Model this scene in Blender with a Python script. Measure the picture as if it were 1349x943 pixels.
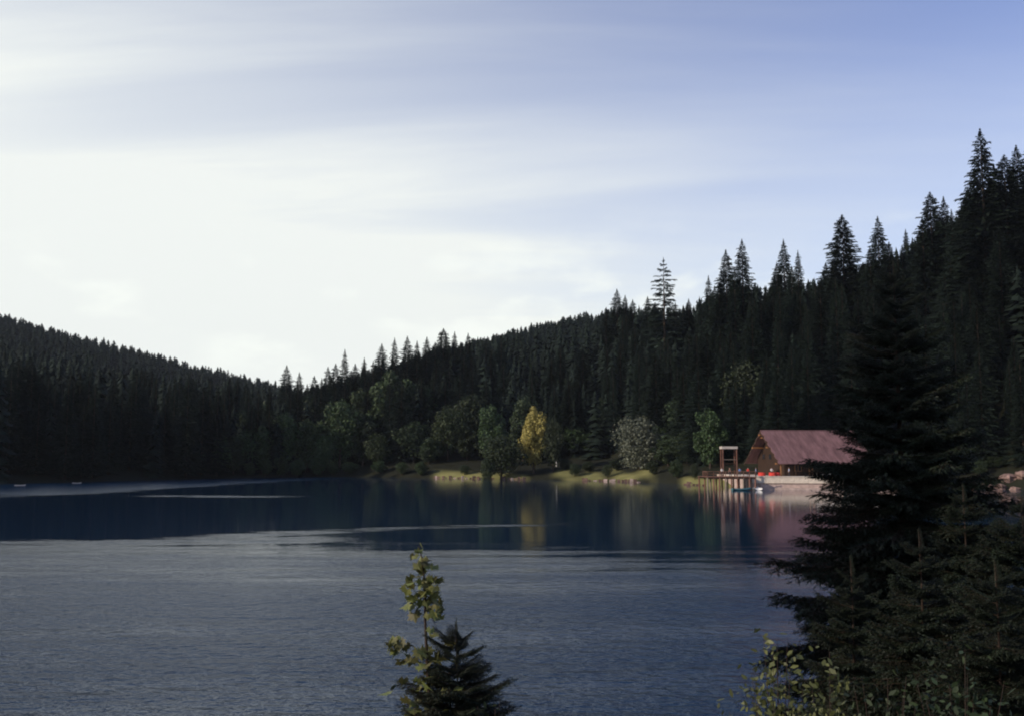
import bpy, math, random
import numpy as np
from mathutils import Vector, Matrix

# ------------------------------------------------------------------ scene, camera, light
for o in list(bpy.data.objects):
    bpy.data.objects.remove(o)
scn = bpy.context.scene
C = scn.collection
R = math.radians
F = 1311.0; CX, CY, HY = 674.5, 471.5, 604.0
PITCH = math.atan((HY - CY) / F)
CAMH = 6.0

cam_d = bpy.data.cameras.new('camera'); cam = bpy.data.objects.new('camera', cam_d); C.objects.link(cam)
cam_d.sensor_fit = 'HORIZONTAL'; cam_d.sensor_width = 36.0; cam_d.lens = 36.0 * F / 1349.0
cam_d.clip_start = 0.1; cam_d.clip_end = 6000
cam.location = (0, 0, CAMH); cam.rotation_euler = (R(90) + PITCH, 0, 0)
scn.camera = cam

SUN_AZ, SUN_EL = R(-114), R(24)          # azimuth from the view direction, negative = left
sdir = Vector((math.sin(SUN_AZ) * math.cos(SUN_EL), math.cos(SUN_AZ) * math.cos(SUN_EL), math.sin(SUN_EL)))
sun_d = bpy.data.lights.new('sun', 'SUN'); sun = bpy.data.objects.new('sun', sun_d); C.objects.link(sun)
sun_d.energy = 3.6; sun_d.angle = R(0.5); sun_d.color = (1.0, 0.87, 0.72)
sun.rotation_euler = (-sdir).to_track_quat('-Z', 'Y').to_euler()
sun.location = (-200, -50, 150)

world = bpy.data.worlds.new('World'); scn.world = world; world.use_nodes = True
def build_world():
    nt = world.node_tree; N = nt.nodes; L = nt.links
    bg = N['Background']; bg.inputs['Strength'].default_value = 0.105
    sky = N.new('ShaderNodeTexSky'); sky.sky_type = 'NISHITA'; sky.sun_disc = False
    sky.sun_elevation = SUN_EL; sky.sun_rotation = SUN_AZ
    sky.air_density = 1.0; sky.dust_density = 1.2; sky.ozone_density = 4.0; sky.altitude = 900
    tc = N.new('ShaderNodeTexCoord')
    sep = N.new('ShaderNodeSeparateXYZ'); L.new(tc.outputs['Generated'], sep.inputs[0])
    def math_(op, a, b=None, clamp=False):
        n = N.new('ShaderNodeMath'); n.operation = op; n.use_clamp = clamp
        for i, v in enumerate((a, b)):
            if v is None: continue
            if isinstance(v, (int, float)): n.inputs[i].default_value = v
            else: L.new(v, n.inputs[i])
        return n.outputs[0]
    zz = math_('ADD', math_('MAXIMUM', sep.outputs['Z'], 0.0), 0.12)
    px = math_('DIVIDE', sep.outputs['X'], zz); py = math_('DIVIDE', sep.outputs['Y'], zz)
    comb = N.new('ShaderNodeCombineXYZ'); L.new(px, comb.inputs[0]); L.new(py, comb.inputs[1])
    def noise(rot, scl, sc, det, rough, dist=0.0):
        mp = N.new('ShaderNodeMapping'); mp.inputs['Rotation'].default_value = (0, 0, R(rot))
        mp.inputs['Scale'].default_value = scl
        L.new(comb.outputs[0], mp.inputs['Vector'])
        n = N.new('ShaderNodeTexNoise'); n.inputs['Scale'].default_value = sc; n.inputs['Detail'].default_value = det
        n.inputs['Roughness'].default_value = rough; n.inputs['Distortion'].default_value = dist
        L.new(mp.outputs[0], n.inputs['Vector']); return n.outputs['Fac']
    def ramp(v, a, b):
        n = N.new('ShaderNodeMapRange'); n.interpolation_type = 'SMOOTHSTEP'
        n.inputs['From Min'].default_value = a; n.inputs['From Max'].default_value = b
        L.new(v, n.inputs['Value']); return n.outputs[0]
    cir = noise(-70, (0.30, 1.6, 1), 1.0, 6, 0.54, 0.6)
    vei = noise(20, (1, 1, 1), 0.30, 3, 0.5)
    # thin high veil, thicker towards the sun (left) and towards the horizon
    dot = N.new('ShaderNodeVectorMath'); dot.operation = 'DOT_PRODUCT'
    dot.inputs[1].default_value = (math.sin(R(-52)), math.cos(R(-52)), 0.0); L.new(tc.outputs['Generated'], dot.inputs[0])
    side = ramp(dot.outputs['Value'], 0.10, 0.98)
    low = ramp(sep.outputs['Z'], 0.68, 0.0)
    thin = math_('ADD', math_('MULTIPLY', ramp(sep.outputs['Z'], 0.75, 0.25), 0.8), 0.2)
    a = math_('MULTIPLY', math_('MULTIPLY', ramp(cir, 0.32, 0.76), 0.40), thin)
    b = math_('MULTIPLY', side, math_('ADD', math_('MULTIPLY', low, 0.80), 0.13))
    c = math_('MULTIPLY', math_('MULTIPLY', ramp(vei, 0.35, 0.75), 0.18), thin)
    d = math_('MULTIPLY', math_('POWER', low, 2.0), 0.44)
    veil = math_('ADD', math_('ADD', math_('MULTIPLY', a, math_('ADD', side, 0.30)), b), math_('ADD', c, d), True)
    # small cumulus heads just above the ridge
    nz = N.new('ShaderNodeTexNoise'); nz.inputs['Scale'].default_value = 9; nz.inputs['Detail'].default_value = 5
    mp = N.new('ShaderNodeMapping'); mp.inputs['Scale'].default_value = (1, 1, 2.2); mp.inputs['Location'].default_value = (0.3, 0.1, 0)
    L.new(tc.outputs['Generated'], mp.inputs['Vector']); L.new(mp.outputs[0], nz.inputs['Vector'])
    band = math_('MULTIPLY', ramp(sep.outputs['Z'], 0.25, 0.16), ramp(sep.outputs['Z'], 0.05, 0.12))
    cum = math_('MULTIPLY', math_('MULTIPLY', ramp(nz.outputs['Fac'], 0.50, 0.70), band), 0.75)
    hsv = N.new('ShaderNodeHueSaturation'); hsv.inputs['Saturation'].default_value = 0.96; hsv.inputs['Hue'].default_value = 0.518; hsv.inputs['Value'].default_value = 1.62
    L.new(sky.outputs[0], hsv.inputs['Color'])
    mix = N.new('ShaderNodeMix'); mix.data_type = 'RGBA'
    L.new(veil, mix.inputs['Factor']); L.new(hsv.outputs[0], mix.inputs['A'])
    mix.inputs['B'].default_value = (8.6, 8.95, 8.7, 1)
    mix2 = N.new('ShaderNodeMix'); mix2.data_type = 'RGBA'
    L.new(cum, mix2.inputs['Factor']); L.new(mix.outputs['Result'], mix2.inputs['A'])
    mix2.inputs['B'].default_value = (9.6, 10.0, 9.4, 1)
    L.new(mix2.outputs['Result'], bg.inputs['Color'])
build_world()

scn.view_settings.view_transform = 'Standard'; scn.view_settings.look = 'None'
scn.view_settings.gamma = 1.0; scn.view_settings.use_curve_mapping = False
scn.view_settings.exposure = 0.0
scn.render.filter_size = 2.0; scn.cycles.pixel_filter_type = 'BLACKMAN_HARRIS'; scn.cycles.filter_width = 2.0

# ------------------------------------------------------------------ helpers
def at(px, py, Y):
    """world point on the sight line of a photo pixel at depth Y (metres ahead of the camera)"""
    u = (px - CX) / F; v = (CY - py) / F
    d = Vector((u, math.cos(PITCH) - v * math.sin(PITCH), math.sin(PITCH) + v * math.cos(PITCH)))
    s = Y / d.y
    return Vector((d.x * s, Y, CAMH + d.z * s))
def colx(px, Y): return at(px, HY, Y).x

def tag(o, label=None, cat=None, group=None, kind=None):
    if label: o['label'] = label
    if cat: o['category'] = cat
    if group: o['group'] = group
    if kind: o['kind'] = kind
    return o
def empty(name, loc=(0, 0, 0), rz=0.0):
    o = bpy.data.objects.new(name, None); C.objects.link(o)
    o.location = loc; o.rotation_euler = (0, 0, rz); o.empty_display_size = 0.3
    return o
def link(name, me, parent=None, loc=(0, 0, 0), rot=(0, 0, 0), scale=(1, 1, 1)):
    o = bpy.data.objects.new(name, me); C.objects.link(o); o.parent = parent
    o.location = loc; o.rotation_euler = rot; o.scale = scale
    return o

class MB:
    def __init__(s): s.v = []; s.f = []; s.m = []
    def add(s, vs, fs, mi=0):
        b = len(s.v); s.v.extend([tuple(p) for p in vs])
        for f in fs: s.f.append(tuple(i + b for i in f)); s.m.append(mi)
    def box(s, x0, x1, y0, y1, z0, z1, mi=0, M=None, bev=0.0):
        p = [Vector((x, y, z)) for z in (z0, z1) for x, y in ((x0, y0), (x1, y0), (x1, y1), (x0, y1))]
        if M: p = [M @ q for q in p]
        s.add(p, [(3, 2, 1, 0), (4, 5, 6, 7), (0, 1, 5, 4), (1, 2, 6, 5), (2, 3, 7, 6), (3, 0, 4, 7)], mi)
    def tube(s, pts, rads, n=8, mi=0, cap=True):
        pts = [Vector(p) for p in pts]; rings = []
        b0 = len(s.v); up0 = Vector((0.31, 0.17, 0.93))
        for i, p in enumerate(pts):
            t = (pts[min(i + 1, len(pts) - 1)] - pts[max(i - 1, 0)]).normalized()
            a = t.cross(up0)
            if a.length < 0.05: a = t.cross(Vector((1, 0, 0)))
            a.normalize(); b = t.cross(a)
            for k in range(n):
                q = 2 * math.pi * k / n
                s.v.append(tuple(p + (a * math.cos(q) + b * math.sin(q)) * rads[i]))
        for i in range(len(pts) - 1):
            for k in range(n):
                k2 = (k + 1) % n
                s.f.append((b0 + i * n + k, b0 + i * n + k2, b0 + (i + 1) * n + k2, b0 + (i + 1) * n + k)); s.m.append(mi)
        if cap:
            s.f.append(tuple(b0 + k for k in range(n))[::-1]); s.m.append(mi)
            s.f.append(tuple(b0 + (len(pts) - 1) * n + k for k in range(n))); s.m.append(mi)
    def mesh(s, name, mats, smooth=False):
        me = bpy.data.meshes.new(name); me.from_pydata(s.v, [], s.f)
        for m in (mats if isinstance(mats, (list, tuple)) else [mats]): me.materials.append(m)
        me.polygons.foreach_set('material_index', s.m)
        if smooth: me.polygons.foreach_set('use_smooth', [True] * len(s.f))
        me.update(); return me
    def obj(s, name, mats, parent=None, smooth=False, loc=(0, 0, 0), rot=(0, 0, 0)):
        return link(name, s.mesh(name, mats, smooth), parent, loc, rot)

def tri_mesh(name, V, T, mat):
    """fast mesh from numpy vertex (n,3) and triangle (m,3) arrays"""
    me = bpy.data.meshes.new(name)
    me.vertices.add(len(V)); me.vertices.foreach_set('co', np.asarray(V, np.float32).ravel())
    me.loops.add(len(T) * 3); me.loops.foreach_set('vertex_index', np.asarray(T, np.int32).ravel())
    me.polygons.add(len(T)); me.polygons.foreach_set('loop_start', np.arange(0, len(T) * 3, 3, dtype=np.int32))
    me.update(calc_edges=True); me.materials.append(mat)
    return me

# ------------------------------------------------------------------ materials
def mat(name, col, rough=0.7, spec=0.3, var=0.25, scale=3.0, col2=None, bump=0.0, coord='Object', stretch=(1, 1, 1),
        isl=0.0, objv=0.0, huev=0.0, transl=0.0):
    m = bpy.data.materials.new(name); m.use_nodes = True
    nt = m.node_tree; N = nt.nodes; L = nt.links; bs = N['Principled BSDF']
    bs.inputs['Roughness'].default_value = rough; bs.inputs['Specular IOR Level'].default_value = spec
    tc = N.new('ShaderNodeTexCoord'); mp = N.new('ShaderNodeMapping'); mp.inputs['Scale'].default_value = stretch
    L.new(tc.outputs[coord], mp.inputs['Vector'])
    nz = N.new('ShaderNodeTexNoise'); nz.inputs['Scale'].default_value = scale; nz.inputs['Detail'].default_value = 6
    nz.inputs['Roughness'].default_value = 0.65
    L.new(mp.outputs[0], nz.inputs['Vector'])
    cr = N.new('ShaderNodeMapRange'); cr.inputs['From Min'].default_value = 0.3; cr.inputs['From Max'].default_value = 0.7
    L.new(nz.outputs['Fac'], cr.inputs['Value'])
    mx = N.new('ShaderNodeMix'); mx.data_type = 'RGBA'
    c2 = col2 or tuple(c * (1 - var) for c in col)
    c1 = col if col2 else tuple(min(1, c * (1 + var)) for c in col)
    mx.inputs['A'].default_value = (*c2, 1); mx.inputs['B'].default_value = (*c1, 1)
    L.new(cr.outputs[0], mx.inputs['Factor'])
    out = mx.outputs['Result']
    if isl or objv or huev:
        hs = N.new('ShaderNodeHueSaturation'); L.new(out, hs.inputs['Color'])
        g = N.new('ShaderNodeNewGeometry'); oi = N.new('ShaderNodeObjectInfo')
        def mr(sock, lo, hi):
            n = N.new('ShaderNodeMapRange'); n.inputs['To Min'].default_value = lo; n.inputs['To Max'].default_value = hi
            L.new(sock, n.inputs['Value']); return n.outputs[0]
        v1 = mr(g.outputs['Random Per Island'], 1 - isl, 1 + isl); v2 = mr(oi.outputs['Random'], 1 - objv, 1 + objv)
        ml = N.new('ShaderNodeMath'); ml.operation = 'MULTIPLY'; L.new(v1, ml.inputs[0]); L.new(v2, ml.inputs[1])
        L.new(ml.outputs[0], hs.inputs['Value'])
        if huev: L.new(mr(oi.outputs['Random'], 0.5 - huev, 0.5 + huev), hs.inputs['Hue'])
        out = hs.outputs['Color']
    L.new(out, bs.inputs['Base Color'])
    if transl:
        tr = N.new('ShaderNodeBsdfTranslucent'); L.new(out, tr.inputs['Color'])
        ms = N.new('ShaderNodeMixShader'); ms.inputs[0].default_value = transl
        L.new(bs.outputs[0], ms.inputs[1]); L.new(tr.outputs[0], ms.inputs[2])
        L.new(ms.outputs[0], N['Material Output'].inputs['Surface'])
    if bump:
        bp = N.new('ShaderNodeBump'); bp.inputs['Strength'].default_value = bump; bp.inputs['Distance'].default_value = 0.05
        L.new(nz.outputs['Fac'], bp.inputs['Height']); L.new(bp.outputs[0], bs.inputs['Normal'])
    return m

M = {}
M['spruce'] = mat('spruce_needles', (0.013, 0.021, 0.014), 0.75, 0.12, 0.35, 0.25, isl=0.35, objv=0.3, huev=0.02)
M['mass'] = mat('forest_needles', (0.012, 0.019, 0.013), 0.75, 0.12, 0.45, 0.06, isl=0.4)
M['bark'] = mat('spruce_bark', (0.075, 0.055, 0.042), 0.9, 0.1, 0.4, 2.5, stretch=(3, 3, 0.6))
M['leaf_dark'] = mat('leaves_dark', (0.034, 0.048, 0.021), 0.6, 0.25, 0.3, 0.5, isl=0.4, objv=0.2, huev=0.015, transl=0.2)
M['leaf_mid'] = mat('leaves_mid', (0.044, 0.066, 0.025), 0.6, 0.25, 0.3, 0.5, isl=0.4, objv=0.25, huev=0.02, transl=0.2)
M['leaf_grey'] = mat('leaves_grey_green', (0.12, 0.13, 0.09), 0.6, 0.25, 0.3, 0.5, isl=0.35, transl=0.2)
M['leaf_gold'] = mat('leaves_golden', (0.52, 0.44, 0.13), 0.6, 0.25, 0.3, 0.35, col2=(0.22, 0.19, 0.06), isl=0.3, transl=0.3)
M['leaf_maple'] = mat('leaves_maple', (0.24, 0.22, 0.07), 0.5, 0.3, 0.3, 0.7, col2=(0.09, 0.11, 0.035), objv=0.4, huev=0.03, transl=0.3)
M['leaf_bush'] = mat('leaves_bush', (0.17, 0.17, 0.06), 0.5, 0.3, 0.3, 1.2, col2=(0.05, 0.065, 0.022), isl=0.4, transl=0.25)
M['near_needles'] = mat('near_needles', (0.010, 0.0155, 0.0075), 0.6, 0.25, 0.35, 1.5, isl=0.35, objv=0.3)
M['twig'] = mat('twig_bark', (0.042, 0.028, 0.021), 0.85, 0.15, 0.4, 8.0)

def ground_mat():
    m = bpy.data.materials.new('forest_floor_and_lawn'); m.use_nodes = True
    nt = m.node_tree; N = nt.nodes; L = nt.links; bs = N['Principled BSDF']
    bs.inputs['Roughness'].default_value = 0.95; bs.inputs['Specular IOR Level'].default_value = 0.1
    at_ = N.new('ShaderNodeAttribute'); at_.attribute_name = 'lawn'
    geo = N.new('ShaderNodeNewGeometry')
    def nz(sc):
        n = N.new('ShaderNodeTexNoise'); n.inputs['Scale'].default_value = sc; n.inputs['Detail'].default_value = 6
        n.inputs['Roughness'].default_value = 0.65; L.new(geo.outputs['Position'], n.inputs['Vector']); return n.outputs['Fac']
    def mix(f, a, b):
        n = N.new('ShaderNodeMix'); n.data_type = 'RGBA'
        if isinstance(f, float): n.inputs['Factor'].default_value = f
        else: L.new(f, n.inputs['Factor'])
        for s, v in (('A', a), ('B', b)):
            if isinstance(v, tuple): n.inputs[s].default_value = (*v, 1)
            else: L.new(v, n.inputs[s])
        return n.outputs['Result']
    floor = mix(nz(0.3), (0.012, 0.016, 0.009), (0.026, 0.024, 0.014))
    grass = mix(nz(0.12), (0.05, 0.065, 0.022), (0.36, 0.32, 0.12))
    L.new(mix(at_.outputs['Fac'], floor, grass), bs.inputs['Base Color'])
    bp = N.new('ShaderNodeBump'); bp.inputs['Strength'].default_value = 0.6; bp.inputs['Distance'].default_value = 0.2
    L.new(nz(2.0), bp.inputs['Height']); L.new(bp.outputs[0], bs.inputs['Normal'])
    return m

def water_mat():
    m = bpy.data.materials.new('lake_water'); m.use_nodes = True
    nt = m.node_tree; N = nt.nodes; L = nt.links; bs = N['Principled BSDF']
    bs.inputs['Base Color'].default_value = (0.0028, 0.021, 0.052, 1); bs.inputs['IOR'].default_value = 1.333
    bs.inputs['Specular IOR Level'].default_value = 0.42; bs.inputs['Specular Tint'].default_value = (0.36, 0.61, 0.96, 1)
    geo = N.new('ShaderNodeNewGeometry'); sep = N.new('ShaderNodeSeparateXYZ'); L.new(geo.outputs['Position'], sep.inputs[0])
    X, Y = sep.outputs['X'], sep.outputs['Y']
    def ma(op, a, b=None, clamp=False):
        n = N.new('ShaderNodeMath'); n.operation = op; n.use_clamp = clamp
        for i, v in enumerate((a, b)):
            if v is None: continue
            if isinstance(v, (int, float)): n.inputs[i].default_value = v
            else: L.new(v, n.inputs[i])
        return n.outputs[0]
    def noise(scl, sc, det=4, rough=0.55, loc=(0, 0, 0)):
        mp = N.new('ShaderNodeMapping'); mp.inputs['Scale'].default_value = scl; mp.inputs['Location'].default_value = loc
        L.new(geo.outputs['Position'], mp.inputs['Vector'])
        n = N.new('ShaderNodeTexNoise'); n.inputs['Scale'].default_value = sc; n.inputs['Detail'].default_value = det
        n.inputs['Roughness'].default_value = rough; L.new(mp.outputs[0], n.inputs['Vector']); return n.outputs['Fac']
    def ss(v, a, b):
        n = N.new('ShaderNodeMapRange'); n.interpolation_type = 'SMOOTHSTEP'
        n.inputs['From Min'].default_value = a; n.inputs['From Max'].default_value = b
        L.new(v, n.inputs['Value']); return n.outputs[0]
    # wind: the near water is ruffled, the far water lies calm apart from a few cat's-paws
    wob = ma('SUBTRACT', noise((0.02, 0.05, 1), 1.0, 5), 0.5)
    yn = ma('ADD', ma('ADD', Y, ma('MULTIPLY', wob, 34.0)), ma('MULTIPLY', X, 0.20))
    near = ss(ma('ADD', yn, ma('MULTIPLY', ma('SUBTRACT', noise((0.05, 0.30, 1), 1.0, 6, 0.7, (1, 5, 0)), 0.5), 52.0)), 80.0, 38.0)
    # left cat's-paw along the far shore
    lx = ma('ADD', ma('SUBTRACT', ma('ADD', X, ma('MULTIPLY', wob, 16.0)), ma('MULTIPLY', Y, 0.145)), 96.2)
    left = ma('MULTIPLY', ma('MULTIPLY', ss(lx, 5.0, -7.0), ss(Y, 135.0, 175.0)), 0.85)
    def streak(y0, half, x0, x1, soft, slope=0.0):
        d = ma('ABSOLUTE', ma('SUBTRACT', ma('ADD', ma('ADD', Y, ma('MULTIPLY', wob, 14.0)), ma('MULTIPLY', X, -slope)), y0))
        a = ma('MULTIPLY', ss(d, half, 0.0), ss(noise((0.12, 0.5, 1), 1.0, 4, 0.6, (2, 8, 0)), 0.25, 0.6))
        return ma('MULTIPLY', a, ma('MULTIPLY', ss(X, x0 - soft, x0 + soft), ss(X, x1 + soft, x1 - soft)))
    s1 = streak(152, 8, -62, -36, 14, -0.2); s2 = streak(92, 5.0, -24, 4, 8, 0.55); s3 = streak(80, 4.5, -34, -14, 6, 0.25)
    msk = ma('MAXIMUM', ma('MAXIMUM', near, left), ma('MAXIMUM', s1, ma('MAXIMUM', ma('MULTIPLY', s2, 0.75), s3)))
    patch = ss(noise((0.05, 0.16, 1), 1.0, 4, 0.6, (7, 3, 0)), 0.25, 0.65)
    msk = ma('MULTIPLY', msk, ma('ADD', ma('MULTIPLY', patch, 0.45), 0.55), True)
    msk = ma('POWER', msk, 1.7)
    rough = ma('ADD', ma('MULTIPLY', msk, 0.17), 0.06); L.new(rough, bs.inputs['Roughness'])
    w1 = noise((1.5, 1.9, 1), 1.0, 4, 0.55); w2 = noise((0.10, 0.32, 1), 1.0, 3, 0.5, (3, 9, 0)); w3 = noise((2.2, 5.5, 1), 1.0, 3, 0.6)
    w4 = noise((0.34, 0.62, 1), 1.0, 2, 0.5, (5, 1, 0))
    hgt = ma('ADD', ma('ADD', ma('MULTIPLY', w1, 0.20), ma('MULTIPLY', w4, 0.14)), ma('ADD', ma('MULTIPLY', w2, 0.22), ma('MULTIPLY', w3, 0.05)))
    bp = N.new('ShaderNodeBump'); bp.inputs['Distance'].default_value = 1.25
    L.new(ma('ADD', ma('MULTIPLY', msk, 1.0), 0.022), bp.inputs['Strength'])
    L.new(hgt, bp.inputs['Height']); L.new(bp.outputs[0], bs.inputs['Normal'])
    return m

# ------------------------------------------------------------------ terrain
# photo column: shore depth, then three ground knots (depth, height)
TAB = [(-900, 230, 300, 15, 500, 75, 900, 160), (-300, 228, 300, 12, 520, 62, 900, 147), (0, 238, 300, 10, 520, 45, 900, 117),
       (150, 268, 330, 8, 560, 36, 900, 91), (300, 305, 360, 6, 600, 24, 900, 66), (400, 325, 370, 5, 560, 12, 900, 50),
       (480, 328, 370, 10, 430, 19, 850, 58), (585, 312, 350, 8, 420, 28, 800, 76), (700, 290, 335, 5, 450, 40, 800, 94),
       (800, 272, 320, 6, 420, 40, 780, 104), (900, 236, 275, 6, 360, 38, 560, 66), (1000, 203, 232, 4, 300, 38, 420, 52),
       (1120, 204, 232, 4, 285, 44, 400, 58), (1240, 205, 224, 5, 275, 50, 380, 66), (1330, 198, 208, 5, 245, 48, 360, 76),
       (1500, 170, 185, 8, 240, 58, 360, 85), (2000, 80, 110, 15, 220, 75, 400, 130)]
TA = np.array(TAB, float)
def smooth(t): t = np.clip(t, 0, 1); return t * t * (3 - 2 * t)
def shore(px): return np.interp(px, TA[:, 0], TA[:, 1])
def pxof(x, y): return CX + F * np.asarray(x, float) / np.maximum(np.asarray(y, float), 1e-3)
def hill(x, y):
    px = np.clip(pxof(x, y), -1500, 2600)
    k = [np.interp(px, TA[:, 0], TA[:, i]) for i in range(1, 8)]
    d0, y1, z1, y2, z2, y3, z3 = k
    z = np.where(y < d0, -3.0 * smooth((d0 - y) / 9.0) - 0.0, 0)
    z = np.where((y >= d0) & (y < y1), z1 * ((y - d0) / (y1 - d0)) ** 0.75, z)
    z = np.where((y >= y1) & (y < y2), z1 + (z2 - z1) * ((y - y1) / (y2 - y1)), z)
    t = (y - y2) / (y3 - y2)
    z = np.where((y >= y2) & (y < y3), z2 + (z3 - z2) * (t + 0.25 * t * (1 - t)), z)
    z = np.where(y >= y3, z3 - 0.12 * (y - y3), z)
    n = (np.sin(x * 0.051 + 1.3) * np.sin(y * 0.043 + 0.4) + 0.5 * np.sin(x * 0.13 + y * 0.09)) * 2.2
    return z + n * smooth((z - 8) / 25.0)
def bank(x, y):
    ys = 15.0 + 1.15 * np.maximum(0, x - 1.5)
    ys = np.minimum(ys, 60)
    t = y / ys
    return np.where(y < 0, 4.4 - 0.05 * y, np.where(t < 1, 4.4 * (1 - t) ** 1.15, -3.0 * smooth((t - 1) * 2.0)))
def height(x, y):
    x = np.asarray(x, float); y = np.asarray(y, float)
    return np.maximum(np.where(y > 20, hill(x, y), -3.0), bank(x, y))
def h1(x, y): return float(height(x, y))

def lawn_mask(x, y):
    px = pxof(x, y); d = y - shore(px)
    a = smooth((px - 566) / 14) * smooth((700 - px) / 12) * smooth((10 - d) / 6)
    b = smooth((px - 722) / 12) * smooth((868 - px) / 20) * smooth((24 - d) / 8) * np.clip(.55 + .6 * np.sin(x * .31 + 1) * np.sin(y * .23) + .35 * np.sin(x * .9), .0, 1)
    c = smooth((px - 890) / 15) * smooth((1010 - px) / 20) * smooth((10 - d) / 6)
    return np.clip(a + b + c, 0, 1) * (y > 100)

def build_ground():
    az = np.concatenate([np.linspace(-180, -62, 40, endpoint=False), np.linspace(-62, -34, 30, endpoint=False),
                         np.linspace(-34, 34, 300, endpoint=False), np.linspace(34, 62, 30, endpoint=False), np.linspace(62, 180, 40, endpoint=False)])
    rr = np.concatenate([np.linspace(0.5, 30, 26, endpoint=False), np.linspace(30, 190, 24, endpoint=False), np.linspace(190, 400, 110, endpoint=False),
                         np.linspace(400, 1100, 70), [1500, 2200]])
    A, B = np.meshgrid(np.radians(az), rr)
    x = np.sin(A) * B; y = np.cos(A) * B
    z = height(x, y)
    V = np.stack([x, y, z], -1).reshape(-1, 3); nr, na = A.shape
    idx = np.arange(nr * na).reshape(nr, na); nx = np.roll(idx, -1, 1)
    q = np.stack([idx[:-1], nx[:-1], nx[1:], idx[1:]], -1).reshape(-1, 4)
    q = q[:, ::-1]
    T = np.concatenate([q[:, [0, 1, 2]], q[:, [0, 2, 3]]])
    V = np.vstack([V, [[0, 0, h1(0, 0)]]]); c = len(V) - 1
    T = np.vstack([T, np.stack([idx[0], np.full(na, c), nx[0]], -1)])
    me = tri_mesh('ground', V, T, ground_mat())
    at_ = me.attributes.new('lawn', 'FLOAT', 'POINT')
    at_.data.foreach_set('value', lawn_mask(V[:, 0], V[:, 1]).astype(np.float32))
    me.polygons.foreach_set('use_smooth', [True] * len(me.polygons))
    tag(link('ground', me), kind='structure')
build_ground()

mb = MB(); mb.add([(-700, -60, 0), (500, -60, 0), (500, 420, 0), (-700, 420, 0)], [(0, 1, 2, 3)])
tag(mb.obj('lake', water_mat()), kind='structure')

# ------------------------------------------------------------------ tree prototypes
def spruce_mesh(name, seed, whorls, nb, Rr, gap=1.0, droop=0.35, power=0.66, base=0.04, dens=1.0, core=1.0):
    """crown of a 30 m spruce: spirals of drooping boughs, every bough a row of small hanging sprays"""
    rg = np.random.default_rng(seed); V = []; T = []; H = 30.0
    N = whorls * nb
    for i in range(N):
        if rg.random() > gap: continue
        w = (i // nb + rg.uniform(-.15, .15)) / whorls if gap < 1 else (i + rg.uniform(-2.5, 2.5)) / N
        t = min(max(w, 0), 0.99)
        z = H * (base + (1 - base) * t ** 0.95)
        lump = 1 + .18 * math.sin(i * .061 * 7 + seed) + .10 * math.sin(i * .37 + 2 * seed)
        L_ = (Rr * (1 - t) ** power * lump * rg.uniform(0.55, 1.12) * min(1, (1 - t) * 9 + .25) + 0.05)
        if t < 0.12: L_ *= 0.75 + 2 * t
        a = i * 2.399 + rg.uniform(-.4, .4)
        dr = droop * (1.25 - 1.2 * t) + rg.uniform(-.12, .12)
        if t > 0.9: dr = -0.35
        ca, sa = math.cos(a), math.sin(a)
        def pt(s, side=0.0, dz=0.0):
            r = L_ * s; h = z - dr * r + 0.4 * dr * r * s + dz
            return (ca * r - sa * side, sa * r + ca * side, h)
        n = max(2, int(round(dens * (1.5 + 1.5 * L_))))
        for j in range(n):
            s0 = 0.18 + 0.76 * j / n
            wd = (0.05 + .06 * min(L_, 1.5) + 0.15 * L_ * (1 - s0)) * rg.uniform(0.6, 1.35)
            for sd in (-1, 1):
                b = len(V); e = min(s0 + 0.5 / n + .10, 1.0)
                V += [pt(s0), pt(e), pt(min(e + .16, 1.08), sd * wd, -0.30 * wd - rg.uniform(0, .30) * min(1, L_))]
                T.append((b, b + 1, b + 2))
        b = len(V); V += [pt(0.6, 0.12), pt(0.6, -0.12), pt(1.1, 0, 0.05)]; T.append((b, b + 1, b + 2))
    for i in range(int(950 * core)):
        t = rg.random() ** 1.25 * .97; rad = Rr * (1 - t) ** power * .52 * math.sqrt(rg.random()) * min(1, (1 - t) * 9 + .25); a = rg.uniform(0, 6.28); z = H * (base + (1 - base) * t); b = len(V)
        c = np.array([rad * math.cos(a), rad * math.sin(a), z]); sz = (.25 + .55 * (1 - t)) * rg.uniform(.6, 1.2)
        for q in range(3): V.append(tuple(c + rg.normal(size=3) * sz * [.55, .55, .45]))
        T.append((b, b + 1, b + 2))
    for k in range(5):
        a = 6.283 * k / 5; b = len(V)
        V += [(0.14 * math.cos(a), 0.14 * math.sin(a), H * .96), (0.14 * math.cos(a + 1.9), 0.14 * math.sin(a + 1.9), H * .96), (0, 0, H * 1.0)]; T.append((b, b + 1, b + 2))
    return tri_mesh(name, np.array(V), np.array(T), M['spruce'])
def trunk_mesh(name, H, r, m, bend=0.0, limbs=0, seed=0, spread=4.0):
    rg = random.Random(seed); b = MB()
    pts = [(bend * math.sin(i / 6 * 2.5), bend * math.cos(i / 6 * 3) - bend, H * i / 6 - (0.6 if i == 0 else 0)) for i in range(7)]
    b.tube(pts, [r * (1.25 if i == 0 else 1) * (1 - 0.155 * i) for i in range(7)], 7)
    for k in range(limbs):
        i = rg.randint(2, 5); p = Vector(pts[i]); a = rg.uniform(0, 6.28); l = spread * rg.uniform(.6, 1)
        e = p + Vector((math.cos(a) * l, math.sin(a) * l, l * rg.uniform(.5, 1.1)))
        mid = (p + e) / 2 + Vector((0, 0, -.1 * l)); rr = r * (1 - .155 * i) * .55
        b.tube([p, mid, e], [rr, rr * .65, rr * .2], 5)
    return b.mesh(name, m, True)

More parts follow.
